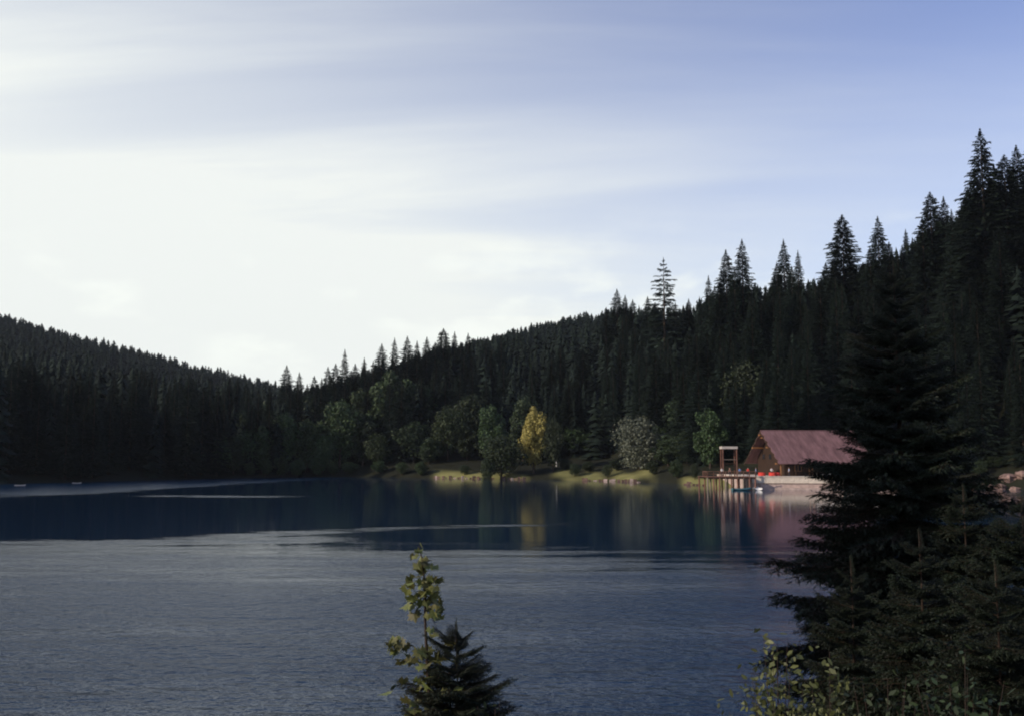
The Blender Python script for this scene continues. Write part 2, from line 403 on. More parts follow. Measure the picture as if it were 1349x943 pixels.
SPR = [spruce_mesh('spruce_crown', 1, 70, 12, 5.3, power=.74), spruce_mesh('spruce_crown', 2, 74, 12, 4.8, droop=.45, power=.7), spruce_mesh('spruce_crown', 3, 68, 13, 5.9, droop=.3, power=.8),
       spruce_mesh('spruce_crown', 4, 72, 11, 4.3, droop=.5, power=.78), spruce_mesh('spruce_crown', 5, 78, 13, 5.9, power=.62)]
SPR_AIRY = spruce_mesh('spruce_crown', 8, 30, 14, 5.2, gap=.88, droop=.18, power=.66, dens=1.6, core=.3)
SPR_TRUNK = trunk_mesh('trunk', 29.0, 0.42, M['bark'])
def spruce(x, y, h, var, label, group=None, wide=1.0, airy=False, rz=0.0):
    z = h1(x, y); s = h / 30.0
    e = empty('spruce_tree', (x, y, z), rz); tag(e, label, 'tree', group)
    link('crown', SPR_AIRY if airy else SPR[var % 5], e, scale=(s * wide, s * wide, s))
    link('trunk', SPR_TRUNK, e, scale=(s, s, s))
    return e

def leafy_mesh(name, seed, W, H, z0, nleaf, size, m, lobes=9, hang=0.0, top=1.0):
    """broadleaf crown of leaf clumps: lobes on a rough ellipsoid, leaves mostly towards each lobe's skin"""
    rg = np.random.default_rng(seed)
    c = []
    for i in range(lobes):
        t = (i + .5) / lobes; a = i * 2.4 + rg.uniform(-.4, .4)
        prof = math.sin(math.pi * (0.12 + 0.80 * t) ** (1.15 * top)) ** 0.8
        rr = W * 0.50 * prof * rg.uniform(.35, 1.08)
        c.append((rr * math.cos(a), rr * math.sin(a), z0 + (H - z0) * (0.10 + 0.80 * t), W * rg.uniform(.13, .25) * (0.7 + .5 * prof)))
    c.append((0, 0, z0 + (H - z0) * .5, W * .34)); c.append((0, 0, H - W * .20, W * .20)); c = np.array(c)
    w = c[:, 3] ** 2; pick = rg.choice(len(c), nleaf, p=w / w.sum())
    d = rg.normal(size=(nleaf, 3)); d /= np.linalg.norm(d, axis=1)[:, None]
    rad = c[pick, 3] * (0.45 + 0.62 * rg.random(nleaf) ** 0.6)
    # clumps: quantise directions so that twigs bunch together
    d2 = d + 0.28 * np.sin(d[:, [1, 2, 0]] * 9 + pick[:, None] * 1.7); d2 /= np.linalg.norm(d2, axis=1)[:, None]
    P = c[pick, :3] + d2 * rad[:, None] * np.array([1, 1, 1.05])
    P[:, 2] = np.maximum(P[:, 2], z0 * 0.6 + 0.3)
    if hang: P[:, 2] -= hang * rg.random(nleaf) ** 2 * (np.hypot(P[:, 0], P[:, 1]) / W * 2)
    P[:, 2] = np.maximum(P[:, 2], 0.25)
    n = d2 + rg.normal(size=(nleaf, 3)) * .7 + [0, 0, .4]; n /= np.linalg.norm(n, axis=1)[:, None]
    u = np.cross(n, rg.normal(size=(nleaf, 3))); u /= np.linalg.norm(u, axis=1)[:, None]; v = np.cross(n, u)
    s = size * (0.55 + .8 * rg.random(nleaf))[:, None]
    V = np.stack([P + u * s, P + v * s * .6, P - u * s * .9, P - v * s * .6], 1).reshape(-1, 3)
    b = np.arange(nleaf)[:, None] * 4
    T = np.concatenate([b + [0, 1, 2], b + [0, 2, 3]])
    return tri_mesh(name, V, T, m)
LEAF = {}
for k in ('leaf_dark', 'leaf_mid'):
    LEAF[k] = [leafy_mesh('leaf_crown', s, w, 16, z0, 5200, .36, M[k], lb * 2, tp) for s, w, z0, lb, tp in
               ((11, 9, 1.0, 9, 0), (12, 11, 1.2, 11, 0), (13, 7.5, .8, 10, 0), (14, 10, 1.5, 12, 0))]
LEAF['leaf_grey'] = [leafy_mesh('leaf_crown', 21, 13, 16, 1.0, 6000, .36, M['leaf_grey'], 22, 2.5)]
LEAF['leaf_gold'] = [leafy_mesh('leaf_crown', 31, 7.6, 16, 1.2, 5000, .36, M['leaf_gold'], 18, .8)]
LTRUNK = trunk_mesh('trunk', 13.0, 0.36, M['bark'], .25, 8, 5, 3.0)
nleafy = [0]
def leafy(px, top, Y, wpx, kind, label, group=None, name='leafy_tree', cat='tree'):
    x = colx(px, Y); z = h1(x, Y); h = at(px, top, Y).z - z
    k = LEAF[kind]; i = nleafy[0] % len(k); nleafy[0] += 1; me = k[i]
    w0 = me.vertices and max(abs(v.co.x) for v in me.vertices) * 2
    s = wpx / F * Y / w0; sz = h / 16.0
    e = empty(name, (x, Y, z), nleafy[0] * 1.7); tag(e, label, cat, group)
    link('crown', me, e, scale=(s, s, sz)); link('trunk', LTRUNK, e, scale=(min(s, sz), min(s, sz), sz))
    return e

# ------------------------------------------------------------------ forest
SPECIAL = {  # notable trees: column, top row, depth, crown, width, label, airy
    'a': (878, 338, 332, 0, 1.15, 'airy spruce with open layered branches standing clear of the skyline above the grey-green tree', True),
    'b': (962, 328, 300, 1, 1.2, 'left and lower one of the twin dark spruces on the skyline left of the lodge', False),
    'c': (984, 314, 298, 0, 1.05, 'right and taller one of the twin dark spruces on the skyline left of the lodge', False),
    'd': (1040, 314, 290, 2, .95, 'pointed spruce on the skyline above the brown lodge roof, taller of a close pair', False),
    'e': (1059, 329, 287, 3, 1.0, 'slim pointed spruce on the skyline above the brown lodge roof, shorter of a close pair', False),
    'f': (1120, 282, 276, 4, 1.15, 'broad dense dark spruce tall on the skyline right of the lodge roof', False),
    'g': (1168, 284, 270, 2, 1.1, 'broad dark spruce on the skyline directly behind the tip of the near spruce', False),
    'h': (1205, 301, 285, 1, .8, 'small spruce tip on the skyline between two big dark spruces at right', False),
    'i': (1240, 252, 258, 4, 1.0, 'dark spruce with a double top in the right-hand forest wall', False),
    'j': (1312, 168, 240, 0, 1.1, 'tallest spruce of all, ragged tip highest in the picture at far right', False),
    'k': (1343, 203, 238, 4, 1.1, 'huge dark spruce at the right picture edge beside the tallest spruce', False),
    'l': (583, 432, 398, 4, 1.2, 'dense dark spruce, highest of the middle skyline trees left of the golden tree', False),
    'm': (452, 459, 372, 3, 1.0, 'slim spruce with bare-looking spire rising alone beside the valley gap', False),
}
notable = []
for k, (px, top, Y, var, wd, lab, airy) in SPECIAL.items():
    x = colx(px, Y); h = at(px, top, Y).z - h1(x, Y)
    notable.append((x, Y)); spruce(x, Y, h, var, lab, None, wd, airy, px * .7)
    print('special', k, round(h, 1))
LAND = ((452, 'the slim lone spire by the valley gap'), (583, 'the dense highest middle spruce'), (878, 'the airy open-branched skyline spruce'), (962, 'the twin dark spruces'), (984, 'the twin dark spruces'),
        (1040, 'the spruce pair above the lodge roof'), (1059, 'the spruce pair above the lodge roof'), (1120, 'the broad spruce right of the lodge roof'), (1168, 'the broad spruce behind the near spruce tip'), (1240, 'the double-topped spruce'), (1312, 'the tallest spruce'))
ORD = ('first', 'second', 'third', 'fourth', 'fifth', 'sixth', 'seventh', 'eighth', 'ninth', 'tenth', 'eleventh', 'twelfth')
used_lab = {}
def skyline_label(px):
    q, t = min(LAND, key=lambda l: abs(l[0] - px))
    key = ('left' if px < q else 'right', t); L_ = sorted([p for p in SKYPX if min(LAND, key=lambda l: abs(l[0] - p))[1] == t and (p < min(LAND, key=lambda l: abs(l[0] - p))[0]) == (px < q)], key=lambda p: abs(p - q))
    twin = [l[0] for l in LAND if l[1] == t]
    if len(twin) > 1 and twin[0] < px < twin[1]: return 'spruce tip between ' + t
    L_ = [p for p in L_ if not (len(twin) > 1 and twin[0] < p < twin[1])]
    return ORD[L_.index(px)] + ' spruce tip to the ' + key[0] + ' of ' + t
SKYTREES = ((375, 480, 372, 0), (392, 489, 366, 0), (412, 494, 360, 0), (430, 482, 370, 0), (440, 478, 366, 0), (466, 478, 374, 0), (478, 470, 378, 0), (490, 474, 372, 0), (501, 452, 385, 0),
                      (518, 444, 380, 0), (535, 442, 386, 0), (548, 448, 382, 0), (561, 443, 388, 0), (572, 450, 384, 0),
                      (598, 436, 402, 0), (616, 438, 412, 0), (606, 450, 396, 0), (640, 446, 400, 0), (660, 440, 410, 0),
                      (800, 405, 400, 1), (815, 380, 398, 1), (826, 388, 402, 1), (836, 394, 394, 1), (856, 390, 376, 1), (866, 398, 360, 1), (893, 398, 350, 1), (911, 393, 334, 1), (903, 402, 340, 1), (928, 392, 318, 1),
                      (938, 362, 312, 1), (946, 376, 306, 1), (952, 372, 300, 1), (973, 352, 296, 1), (1000, 372, 300, 1), (1013, 385, 292, 1), (1026, 362, 290, 1), (1030, 345, 288, 1), (1050, 350, 284, 1), (1070, 375, 284, 1), (1083, 378, 280, 1),
                      (1096, 345, 282, 1), (1106, 340, 276, 1), (1132, 345, 274, 1), (1146, 345, 272, 1), (1156, 325, 268, 1), (1182, 318, 264, 1), (1193, 335, 262, 1), (1218, 325, 262, 1), (1228, 285, 256, 1), (1258, 258, 258, 1), (1268, 275, 254, 1), (1282, 268, 250, 1), (1292, 250, 246, 1), (1300, 225, 243, 1), (1328, 215, 241, 1), (1360, 190, 238, 1), (1385, 180, 236, 1))
SKYPX = [t[0] for t in SKYTREES]
for px, top, Y, g in SKYTREES:
    x = colx(px, Y); h = at(px, top, Y).z - h1(x, Y); notable.append((x, Y))
    spruce(x, Y, h, px % 5, skyline_label(px), 'spruces on the middle skyline' if g == 0 else 'spruces on the right skyline', 1.05 + (px % 7) * .07, False, px * .37)
    if not 14 < h < 42: print('odd height', px, round(h, 1))

rg = np.random.default_rng(77)
def forest():
    cand = []
    Yv = 205.0
    while Yv < 930:
        step = 6.0 if Yv < 440 else 9.5
        x0, x1 = colx(-260, Yv), colx(1640, Yv)
        xs = np.arange(x0, x1, step) + rg.uniform(-.45, .45, len(np.arange(x0, x1, step))) * step
        ys = Yv + rg.uniform(-.5, .5, len(xs)) * step
        cand.append(np.stack([xs, ys], 1)); Yv += step
    P = np.concatenate(cand); px = pxof(P[:, 0], P[:, 1]); d0 = shore(px); z = height(P[:, 0], P[:, 1])
    marg = np.interp(px, [-300, 330, 420, 560, 575, 700, 880, 905, 960, 1172, 1190, 1250, 1300, 1700], [2, 2, 12, 14, 36, 46, 48, 22, 26, 26, 12, 7, 7, 7])
    k3 = np.interp(px, TA[:, 0], TA[:, 6])
    ok = (P[:, 1] > d0 + marg) & (P[:, 1] < k3 + 25) & (z > 0.3)
    nb = np.array(notable)
    near = np.min(np.hypot(P[:, None, 0] - nb[None, :, 0], P[:, None, 1] - nb[None, :, 1]), 1) < 3.2
    ok &= ~near
    P = P[ok]; px = px[ok]; z = z[ok]; n = len(P)
    far = P[:, 1] > 470
    h = np.where(far, rg.uniform(17, 21, n), rg.uniform(15, 30, n))
    # keep the skyline of the photograph: nothing generic may rise above it
    sk = np.interp(px, [0, 50, 100, 200, 300, 350, 400, 430, 500, 580, 650, 700, 760, 800, 850, 900, 960, 1030, 1100, 1170, 1230, 1290, 1349, 1450],
                   [412, 421, 434, 460, 479, 486, 495, 490, 466, 452, 438, 424, 410, 402, 400, 402, 372, 372, 362, 336, 300, 255, 225, 190])
    sk = sk + np.where(px < 390, np.abs(rg.normal(0, 2.2, n)), np.abs(rg.normal(0, 5.5, n))) - 1.5
    topmax = CAMH + P[:, 1] * np.tan(np.arctan((CY - sk) / F) + PITCH)
    h = np.minimum(h, topmax - z)
    k = h > 7; P, px, z, h, far = P[k], px[k], z[k], h[k], far[k]
    # how much of each tree shows: walk from near to far with a running horizon per column
    order = np.argsort(P[:, 1]); hor = np.full(2400, 1e9); vis = np.zeros(len(P))
    for i in order:
        rowt = CY - F * math.tan(math.atan2(z[i] + h[i] - CAMH, P[i, 1]) - PITCH)
        rowb = CY - F * math.tan(math.atan2(z[i] - CAMH, P[i, 1]) - PITCH)
        w = max(1, int(h[i] * .07 * F / P[i, 1])); c = int(px[i]) + 400
        if c - w < 0 or c + w >= 2400: continue
        if 0 <= px[i] <= 1349:
            vis[i] = max(0, min(hor[c - w:c + w + 1].max(), rowb) - rowt) * w
        hor[c - w // 2:c + w // 2 + 1] = np.minimum(hor[c - w // 2:c + w // 2 + 1], rowt + h[i] * .12 * F / P[i, 1])
    single = set(np.argsort(-vis)[:228].tolist())
    REG = ((90, 'at the far left, nearest the left picture edge'), (200, 'of the left hill, left of its middle'), (310, 'of the left hill, right of its middle'), (400, 'at the foot of the valley gap'),
           (480, 'below the slim lone spire'), (600, 'behind the tall leafy middle shore trees'), (680, 'just left above the golden tree'), (760, 'just right above the golden tree'), (860, 'above the grey-green willow-like tree'),
           (950, 'between the airy skyline spruce and the shore'), (1050, 'behind the left half of the lodge'), (1170, 'behind the right half of the lodge'), (1260, 'right of the near spruce tip'), (1400, 'above the pale boulders'))
    for i in single:
        t = next(t for c, t in REG if px[i] < c)
        spruce(P[i, 0], P[i, 1], h[i], int(rg.integers(5)), 'dark spruce packed into the wooded slope ' + t, 'packed spruces ' + t, rg.uniform(.8, 1.4), False, rg.uniform(0, 6.28))
    rest = [i for i in range(len(P)) if i not in single]
    print('forest', len(P), 'single', len(single))
    # the rest of the wood: one mass
    VV = []; TT = []; off = 0
    protos = []
    for s in range(6):
        r2 = np.random.default_rng(100 + s); V = []; T = []
        W = 17
        for w in range(W):
            t = w / W; Lm = (.165 * (1 - t) ** .68 + .006); a0 = r2.uniform(0, 6.28)
            for q in range(6):
                a = a0 + 1.047 * q + r2.uniform(-.3, .3); l = Lm * r2.uniform(.55, 1.15); b = len(V); zc = .05 + .92 * min(.99, t + r2.uniform(-.04, .04))
                wd = l * .42 + .004
                V += [(0, 0, zc + .035), (math.cos(a) * l * .6 - math.sin(a) * wd, math.sin(a) * l * .6 + math.cos(a) * wd, zc - .3 * l - .01),
                      (math.cos(a) * l, math.sin(a) * l, zc - .36 * l), (math.cos(a) * l * .6 + math.sin(a) * wd, math.sin(a) * l * .6 - math.cos(a) * wd, zc - .3 * l - .01)]
                T += [(b, b + 1, b + 2), (b, b + 2, b + 3)]
        b = len(V); V += [(.012, 0, .92), (-.006, .01, .92), (-.006, -.01, .92), (0, 0, 1.0)]; T += [(b, b + 1, b + 3), (b + 1, b + 2, b + 3), (b + 2, b, b + 3)]
        protos.append((np.array(V), np.array(T)))
    for i in rest:
        V, T = protos[int(rg.integers(6))]; a = rg.uniform(0, 6.28); c, s = math.cos(a), math.sin(a); wd = h[i] * (rg.uniform(1.5, 2.2) if far[i] else rg.uniform(.8, 1.5))
        X = np.empty_like(V); X[:, 0] = (V[:, 0] * c - V[:, 1] * s) * wd + P[i, 0]; X[:, 1] = (V[:, 0] * s + V[:, 1] * c) * wd + P[i, 1]; X[:, 2] = V[:, 2] * h[i] + z[i] - .3
        VV.append(X); TT.append(T + off); off += len(V)
    o = link('distant_forest', tri_mesh('distant_forest', np.concatenate(VV), np.concatenate(TT), M['mass']))
    tag(o, 'dense dark mass of far conifers covering the hills around the lake', 'forest', kind='stuff')
forest()

# ------------------------------------------------------------------ broadleaf trees along the shore
leafy(703, 535, 300, 44, 'leaf_gold', 'bright golden-yellow autumn tree on the grassy point')
leafy(729, 550, 298, 36, 'leaf_dark', 'dark green tree touching the right side of the golden tree')
leafy(843, 547, 275, 78, 'leaf_grey', 'rounded grey-green willow-like tree leaning over the stone shore edge')
leafy(660, 574, 297, 66, 'leaf_dark', 'low round dark tree at the shore left of the golden tree')
leafy(647, 532, 322, 52, 'leaf_mid', 'taller green tree behind the low round dark tree')
leafy(590, 535, 335, 56, 'leaf_mid', 'green leafy tree with sunlit left side at the left end of the grassy point')
leafy(512, 488, 348, 72, 'leaf_mid', 'tallest rounded leafy tree on the middle shore, below the row of spruce tips')
leafy(447, 528, 338, 62, 'leaf_mid', 'rounded green tree at the waterline below the lone slim spire')
leafy(936, 538, 246, 56, 'leaf_mid', 'rounded green tree by the shore just left of the dock tower')
leafy(985, 474, 256, 84, 'leaf_dark', 'big broad dark leafy tree rising behind the left end of the lodge')
leafy(880, 572, 268, 56, 'leaf_dark', 'dark bushy tree at the right side of the grey-green willow-like tree')
leafy(1062, 505, 258, 78, 'leaf_dark', 'broad dark green tree rising right behind the lodge roof ridge')
leafy(1022, 500, 262, 54, 'leaf_mid', 'narrow greyish leafy tree behind the left part of the lodge roof')
leafy(1125, 520, 256, 80, 'leaf_dark', 'dark leafy tree behind the right end of the lodge roof')
for px, top, Y, w, k in ((345, 560, 322, 40, 'leaf_mid'), (372, 545, 330, 46, 'leaf_mid'), (405, 552, 334, 50, 'leaf_mid'), (425, 572, 332, 36, 'leaf_mid'), (478, 545, 339, 52, 'leaf_dark'), (545, 555, 336, 52, 'leaf_dark'), (565, 575, 331, 40, 'leaf_dark'),
                         (496, 570, 336, 44, 'leaf_mid'), (615, 560, 334, 44, 'leaf_dark'), (328, 565, 319, 40, 'leaf_mid'), (308, 572, 314, 36, 'leaf_dark'), (285, 570, 308, 40, 'leaf_mid'), (318, 540, 326, 44, 'leaf_dark')):
    leafy(px, top, Y, w, k, 'green leafy tree in the dim row along the middle shore, left of the grassy point', 'leafy trees along the middle shore')
for px, top, Y, w, k in ((755, 560, 332, 44, 'leaf_mid'), (780, 568, 330, 46, 'leaf_mid'), (802, 556, 328, 48, 'leaf_dark'), (768, 545, 338, 50, 'leaf_dark'), (905, 568, 262, 44, 'leaf_dark'), (865, 560, 284, 40, 'leaf_mid')):
    leafy(px, top, Y, w, k, 'dim green tree at the back edge of the sunlit lawn', 'trees behind the lawn')
for px, top, Y, w in ((350, 603, 318, 22), (372, 600, 321, 26), (392, 605, 324, 22), (418, 601, 327, 26), (438, 606, 328, 20), (330, 608, 314, 20), (460, 608, 330, 24), (500, 606, 328, 26), (530, 608, 322, 24), (555, 607, 318, 24)):
    leafy(px, top, Y, w, 'leaf_mid', 'low pale green bush at the waterline of the middle shore', 'bushes at the middle waterline', 'shore_bush', 'bush')
for px, top, Y, w in ((642, 603, 294, 22), (892, 604, 244, 26), (915, 610, 236, 18), (860, 606, 260, 22), (757, 610, 285, 20), (776, 607, 290, 26), (800, 611, 276, 18), (812, 604, 284, 24), (612, 612, 310, 18), (745, 603, 300, 24)):
    leafy(px, top, Y, w, 'leaf_dark', 'small dark bush by the edge of the lawn', 'bushes beside the lawn', 'shore_bush', 'bush')

# ------------------------------------------------------------------ lodge, dock and quay
M['roof'] = mat('roof_shingles', (0.205, 0.112, 0.108), 0.85, 0.2, 0.42, 0.8, bump=0.3, stretch=(1.3, .35, .35))
M['wood_dark'] = mat('dark_timber', (0.045, 0.026, 0.017), 0.8, 0.2, 0.35, 3.0, stretch=(1, 1, 0.3), bump=0.2)
M['wood_gold'] = mat('varnished_and_sunlit_timber', (0.30, 0.135, 0.05), 0.55, 0.4, 0.3, 3.0, stretch=(1, 1, 0.3))  # frames and door; also paints sun on first post, purlin ends and truss
M['wood_grey'] = mat('weathered_timber', (0.20, 0.16, 0.125), 0.85, 0.2, 0.4, 2.5, stretch=(1, 1, 0.2), bump=0.2)
M['wood_red'] = mat('reddish_piles', (0.17, 0.085, 0.06), 0.85, 0.2, 0.45, 2.0, stretch=(1, 1, 0.3))
M['concrete'] = mat('pale_concrete', (0.62, 0.54, 0.44), 0.85, 0.2, 0.2, 1.2, bump=0.2)
M['concrete2'] = mat('pink_stone', (0.44, 0.33, 0.28), 0.85, 0.2, 0.3, 1.2, bump=0.2)
M['white'] = mat('white_paint', (0.74, 0.72, 0.68), 0.5, 0.4, 0.08, 3.0)
M['tower_white'] = mat('weathered_white', (0.48, 0.42, 0.36), 0.7, 0.3, 0.2, 3.0)
M['teal'] = mat('teal_paint', (0.06, 0.16, 0.18), 0.5, 0.4, 0.15, 3.0)
M['red'] = mat('red_cloth', (0.55, 0.05, 0.035), 0.8, 0.2, 0.15, 3.0)
M['glass'] = mat('window_glass', (0.02, 0.022, 0.026), 0.08, 0.6, 0.1, 1.0)
M['rock'] = mat('pinkish_rock', (0.22, 0.145, 0.12), 0.9, 0.15, 0.5, 0.7, bump=0.6)
M['board'] = mat('shore_boards', (0.15, 0.095, 0.075), 0.9, 0.15, 0.5, 1.0, bump=0.2)
M['rope'] = mat('dark_metal', (0.05, 0.05, 0.05), 0.5, 0.4, 0.1, 2.0)

QZ = 2.55                                  # quay and dock deck height
def quay():
    x0, x1 = colx(990, 198), colx(1166, 198)
    e = empty('lodge_terrace', (x0, 198, 0)); tag(e, 'pale concrete terrace wall with stepped landing in front of the lodge', 'terrace')
    L = x1 - x0; n = 10; rot = R(-10); Mr = Matrix.Rotation(rot, 4, 'Z'); tn = math.tan(R(10)); Lr = L / math.cos(rot)
    for i in range(n):                     # wall panels with joints
        b = MB(); g = .02; off = (i * 7 % 3) * .012
        b.box(i * Lr / n + g, (i + 1) * Lr / n - g, -off, .4, 1.25, QZ - .16, 0, Mr); b.obj('wall_panel', M['concrete'], e)
    def prism(name, m, d, z0, z1, i):
        b = MB(); P = [(i - .0, d + .0), (L - i, d - L * tn), (L - i, 34 - i), (i, 34 - i)]
        b.add([(x, y, z) for z in (z0, z1) for x, y in P], [(3, 2, 1, 0), (4, 5, 6, 7), (0, 1, 5, 4), (1, 2, 6, 5), (2, 3, 7, 6), (3, 0, 4, 7)]); b.obj(name, m, e)
    prism('deck_slab', M['concrete'], -.12, QZ - .155, QZ, 0); prism('core', M['concrete2'], .3, -1.5, QZ - .17, .05)
    for k, (d, z1) in enumerate(((.9, 1.05), (1.9, .42))):
        b = MB(); b.box(1.6 - k * .6, Lr - .4 + k * 1.2, -d, .29 - k * 1.0, -.8, z1, 0, Mr); b.obj('step', M['concrete2'], e)
    return x0, x1
qx0, qx1 = quay()

def lodge():
    piv = at(1003, 604, 209); rot = R(10)
    e = empty('lodge', (piv.x, piv.y, QZ), rot); tag(e, 'timber lodge with big pinkish-brown pitched roof and dark gable beside the dock', 'building')
    Lr = 21.0; hw = 8.4; ez = 2.6; rz = 9.3; ov = 1.3     # local: x along the ridge from the gable tip, y across
    w = hw - 2.0
    def wall(name, pts, th, m):
        b = MB(); n = len(pts)
        nrm = (Vector(pts[1]) - Vector(pts[0])).cross(Vector(pts[2]) - Vector(pts[0])).normalized() * th
        P = [Vector(p) for p in pts] + [Vector(p) - nrm for p in pts]
        b.add(P, [tuple(range(n)), tuple(range(2 * n - 1, n - 1, -1))] + [(i, i + n, (i + 1) % n + n, (i + 1) % n) for i in range(n)])
        return b.obj(name, m, e)
    sl = (rz - ez) / hw
    zt = rz - sl * w - .25
    wall('front_wall', [(2.4, -w, 0), (Lr - 1, -w, 0), (Lr - 1, -w, zt), (2.4, -w, zt)], .25, M['wood_dark'])
    wall('back_wall', [(Lr - 1, w, 0), (2.4, w, 0), (2.4, w, zt), (Lr - 1, w, zt)], .25, M['wood_dark'])
    for nm, x, s in (('gable_wall', 2.1, 1), ('end_wall', Lr - .7, -1)):
        p = [(x, w - .02, 0), (x, -w + .02, 0), (x, -w + .02, zt), (x, 0, rz - .4), (x, w - .02, zt)]
        wall(nm, p if s > 0 else p[::-1], .25, M['wood_dark'])
    # vertical boards on the gable
    for i in range(22):
        y = -w + .3 + i * (2 * w - .6) / 21; top = rz - .5 - sl * abs(y)
        b = MB(); b.box(2.02, 2.09, y - .22, y + .22, .1, top); b.obj('gable_board', M['wood_dark'], e)
    # roof: two slabs of shingle courses
    for sgn, nm in ((-1, 'roof_front'), (1, 'roof_back')):
        b = MB(); nC = 26
        for i in range(nC):
            t0, t1 = i / nC, (i + 1) / nC + .012
            ya, yb = sgn * hw * t0, sgn * hw * t1; za, zb = rz - sl * hw * t0, rz - sl * hw * t1
            up = .05
            P = [(-.15 * math.sin(i * 1.3), ya, za), (Lr, ya, za), (Lr, yb, zb + up), (-.15 * math.sin(i * 1.3), yb, zb + up)]
            Q = [(x, y, z - .16) for x, y, z in P]
            b.add(P + Q, [(0, 1, 2, 3) if sgn > 0 else (3, 2, 1, 0), (7, 6, 5, 4) if sgn > 0 else (4, 5, 6, 7), (2, 6, 7, 3), (0, 3, 7, 4), (1, 5, 6, 2)])
        r = b.obj(nm, M['roof'], e)
        b = MB(); d = Vector((0, sgn * hw, ez - rz)).normalized(); o = .05
        P = [(-.10, sgn * .0, rz - .10), (-.10, sgn * (hw + .15), ez - .20), (-.10, sgn * (hw + .15), ez - .52), (-.10, 0, rz - .46)]
        Q = [(x - .07, y, z) for x, y, z in P]
        b.add(P + Q, [(0, 1, 2, 3), (7, 6, 5, 4), (0, 4, 5, 1), (1, 5, 6, 2), (2, 6, 7, 3), (3, 7, 4, 0)]); b.obj('barge_board', M['wood_dark'], r)
    b = MB(); b.tube([(-.1, 0, rz + .02), (Lr, 0, rz + .02)], [.14, .14], 6); b.obj('ridge_cap', M['roof'], e)
    # gallery posts, braces and purlin ends; sun on some painted in as golden timber
    for i in range(7):
        x = .7 + i * (Lr - 1.6) / 6
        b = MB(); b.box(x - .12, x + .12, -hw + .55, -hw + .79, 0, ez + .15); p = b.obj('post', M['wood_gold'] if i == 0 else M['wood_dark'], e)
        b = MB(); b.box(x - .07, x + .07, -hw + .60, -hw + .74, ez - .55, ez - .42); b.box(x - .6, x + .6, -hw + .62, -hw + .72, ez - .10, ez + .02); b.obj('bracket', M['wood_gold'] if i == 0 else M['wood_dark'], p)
    b = MB(); b.box(.3, Lr - .3, -hw + .56, -hw + .78, ez + .02, ez + .26); b.obj('eave_beam', M['wood_dark'], e)
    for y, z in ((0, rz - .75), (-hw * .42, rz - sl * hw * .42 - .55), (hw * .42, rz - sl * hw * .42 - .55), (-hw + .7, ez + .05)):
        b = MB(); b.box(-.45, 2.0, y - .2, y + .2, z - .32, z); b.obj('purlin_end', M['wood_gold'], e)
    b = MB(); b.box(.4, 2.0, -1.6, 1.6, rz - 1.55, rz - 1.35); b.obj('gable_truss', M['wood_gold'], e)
    # windows, door
    for i in range(6):
        x = 5.0 + i * 2.9
        if i == 1: continue
        b = MB(); b.box(x - .75, x + .75, -w - .06, -w + .0, .95, 2.15); f = b.obj('window', M['wood_gold'], e)
        for s in (-1, 1):
            b = MB(); b.box(x + s * .36 - .30, x + s * .36 + .30, -w - .085, -w - .063, 1.03, 2.07); b.obj('pane', M['glass'], f)
    b = MB(); b.box(7.3, 8.5, -w - .07, -w + .0, .02, 2.2); d = b.obj('door', M['wood_gold'], e)
    b = MB(); b.box(8.25, 8.32, -w - .13, -w - .072, 1.0, 1.14); b.obj('handle', M['rope'], d)
    for y in (-3.2, 0, 3.2):
        b = MB(); b.box(1.95, 2.01, y - .6, y + .6, 3.3, 4.5); f = b.obj('window', M['wood_dark'], e)
        b = MB(); b.box(1.925, 1.947, y - .52, y + .52, 3.38, 4.42); b.obj('pane', M['glass'], f)
lodge()

def dock():
    Y0, Y1 = 193.5, 203.0; x0 = colx(931, Y0); x1 = colx(989, 198) - .05
    e = empty('dock', (x0, Y0, 0)); tag(e, 'dark wooden dock on tall piles left of the lodge terrace', 'dock')
    L = x1 - x0; D = Y1 - Y0
    b = MB(); n = 44
    for i in range(n): b.box(i * L / n + .02, (i + 1) * L / n - .02, 0, D, QZ - .09 + (i % 3) * .006, QZ - .01 + (i % 3) * .006)
    tag(b.obj('deck_planks', M['wood_red'], e), kind='stuff')
    for y in (.25, D - .4):
        b = MB(); b.box(.05, L - .05, y - .12, y + .12, QZ - .40, QZ - .10); b.obj('beam', M['wood_dark'], e)
    for i in range(9):
        for k, y in enumerate((.25, D - .4)):
            x = .15 + i * (L - .3) / 8
            b = MB(); b.tube([(x + .1 * math.sin(i * 3 + k), y, -3), (x, y, QZ - .11)], [.17, .15], 8)
            b.obj('pile', M['wood_red'] if (i + k) % 3 else M['wood_grey'], e, True)
    for i in range(9):
        x = .15 + i * (L - .3) / 8
        b = MB(); b.box(x - .06, x + .06, .12, .24, QZ, QZ + 1.06); b.obj('railing_post', M['wood_red'], e)
    for z in (.5, .96):
        b = MB(); b.box(.05, L - .1, .05, .115, QZ + z, QZ + z + .11); b.obj('rail', M['wood_red'], e)
    for y in (1.6, 3.2, 4.8):
        b = MB(); b.box(.08, .2, y - .06, y + .06, QZ, QZ + 1.06); b.obj('railing_post', M['wood_red'], e)
    b = MB(); b.box(.1, .165, .3, 5, QZ + .96, QZ + 1.07); b.obj('rail', M['wood_red'], e)
dock()

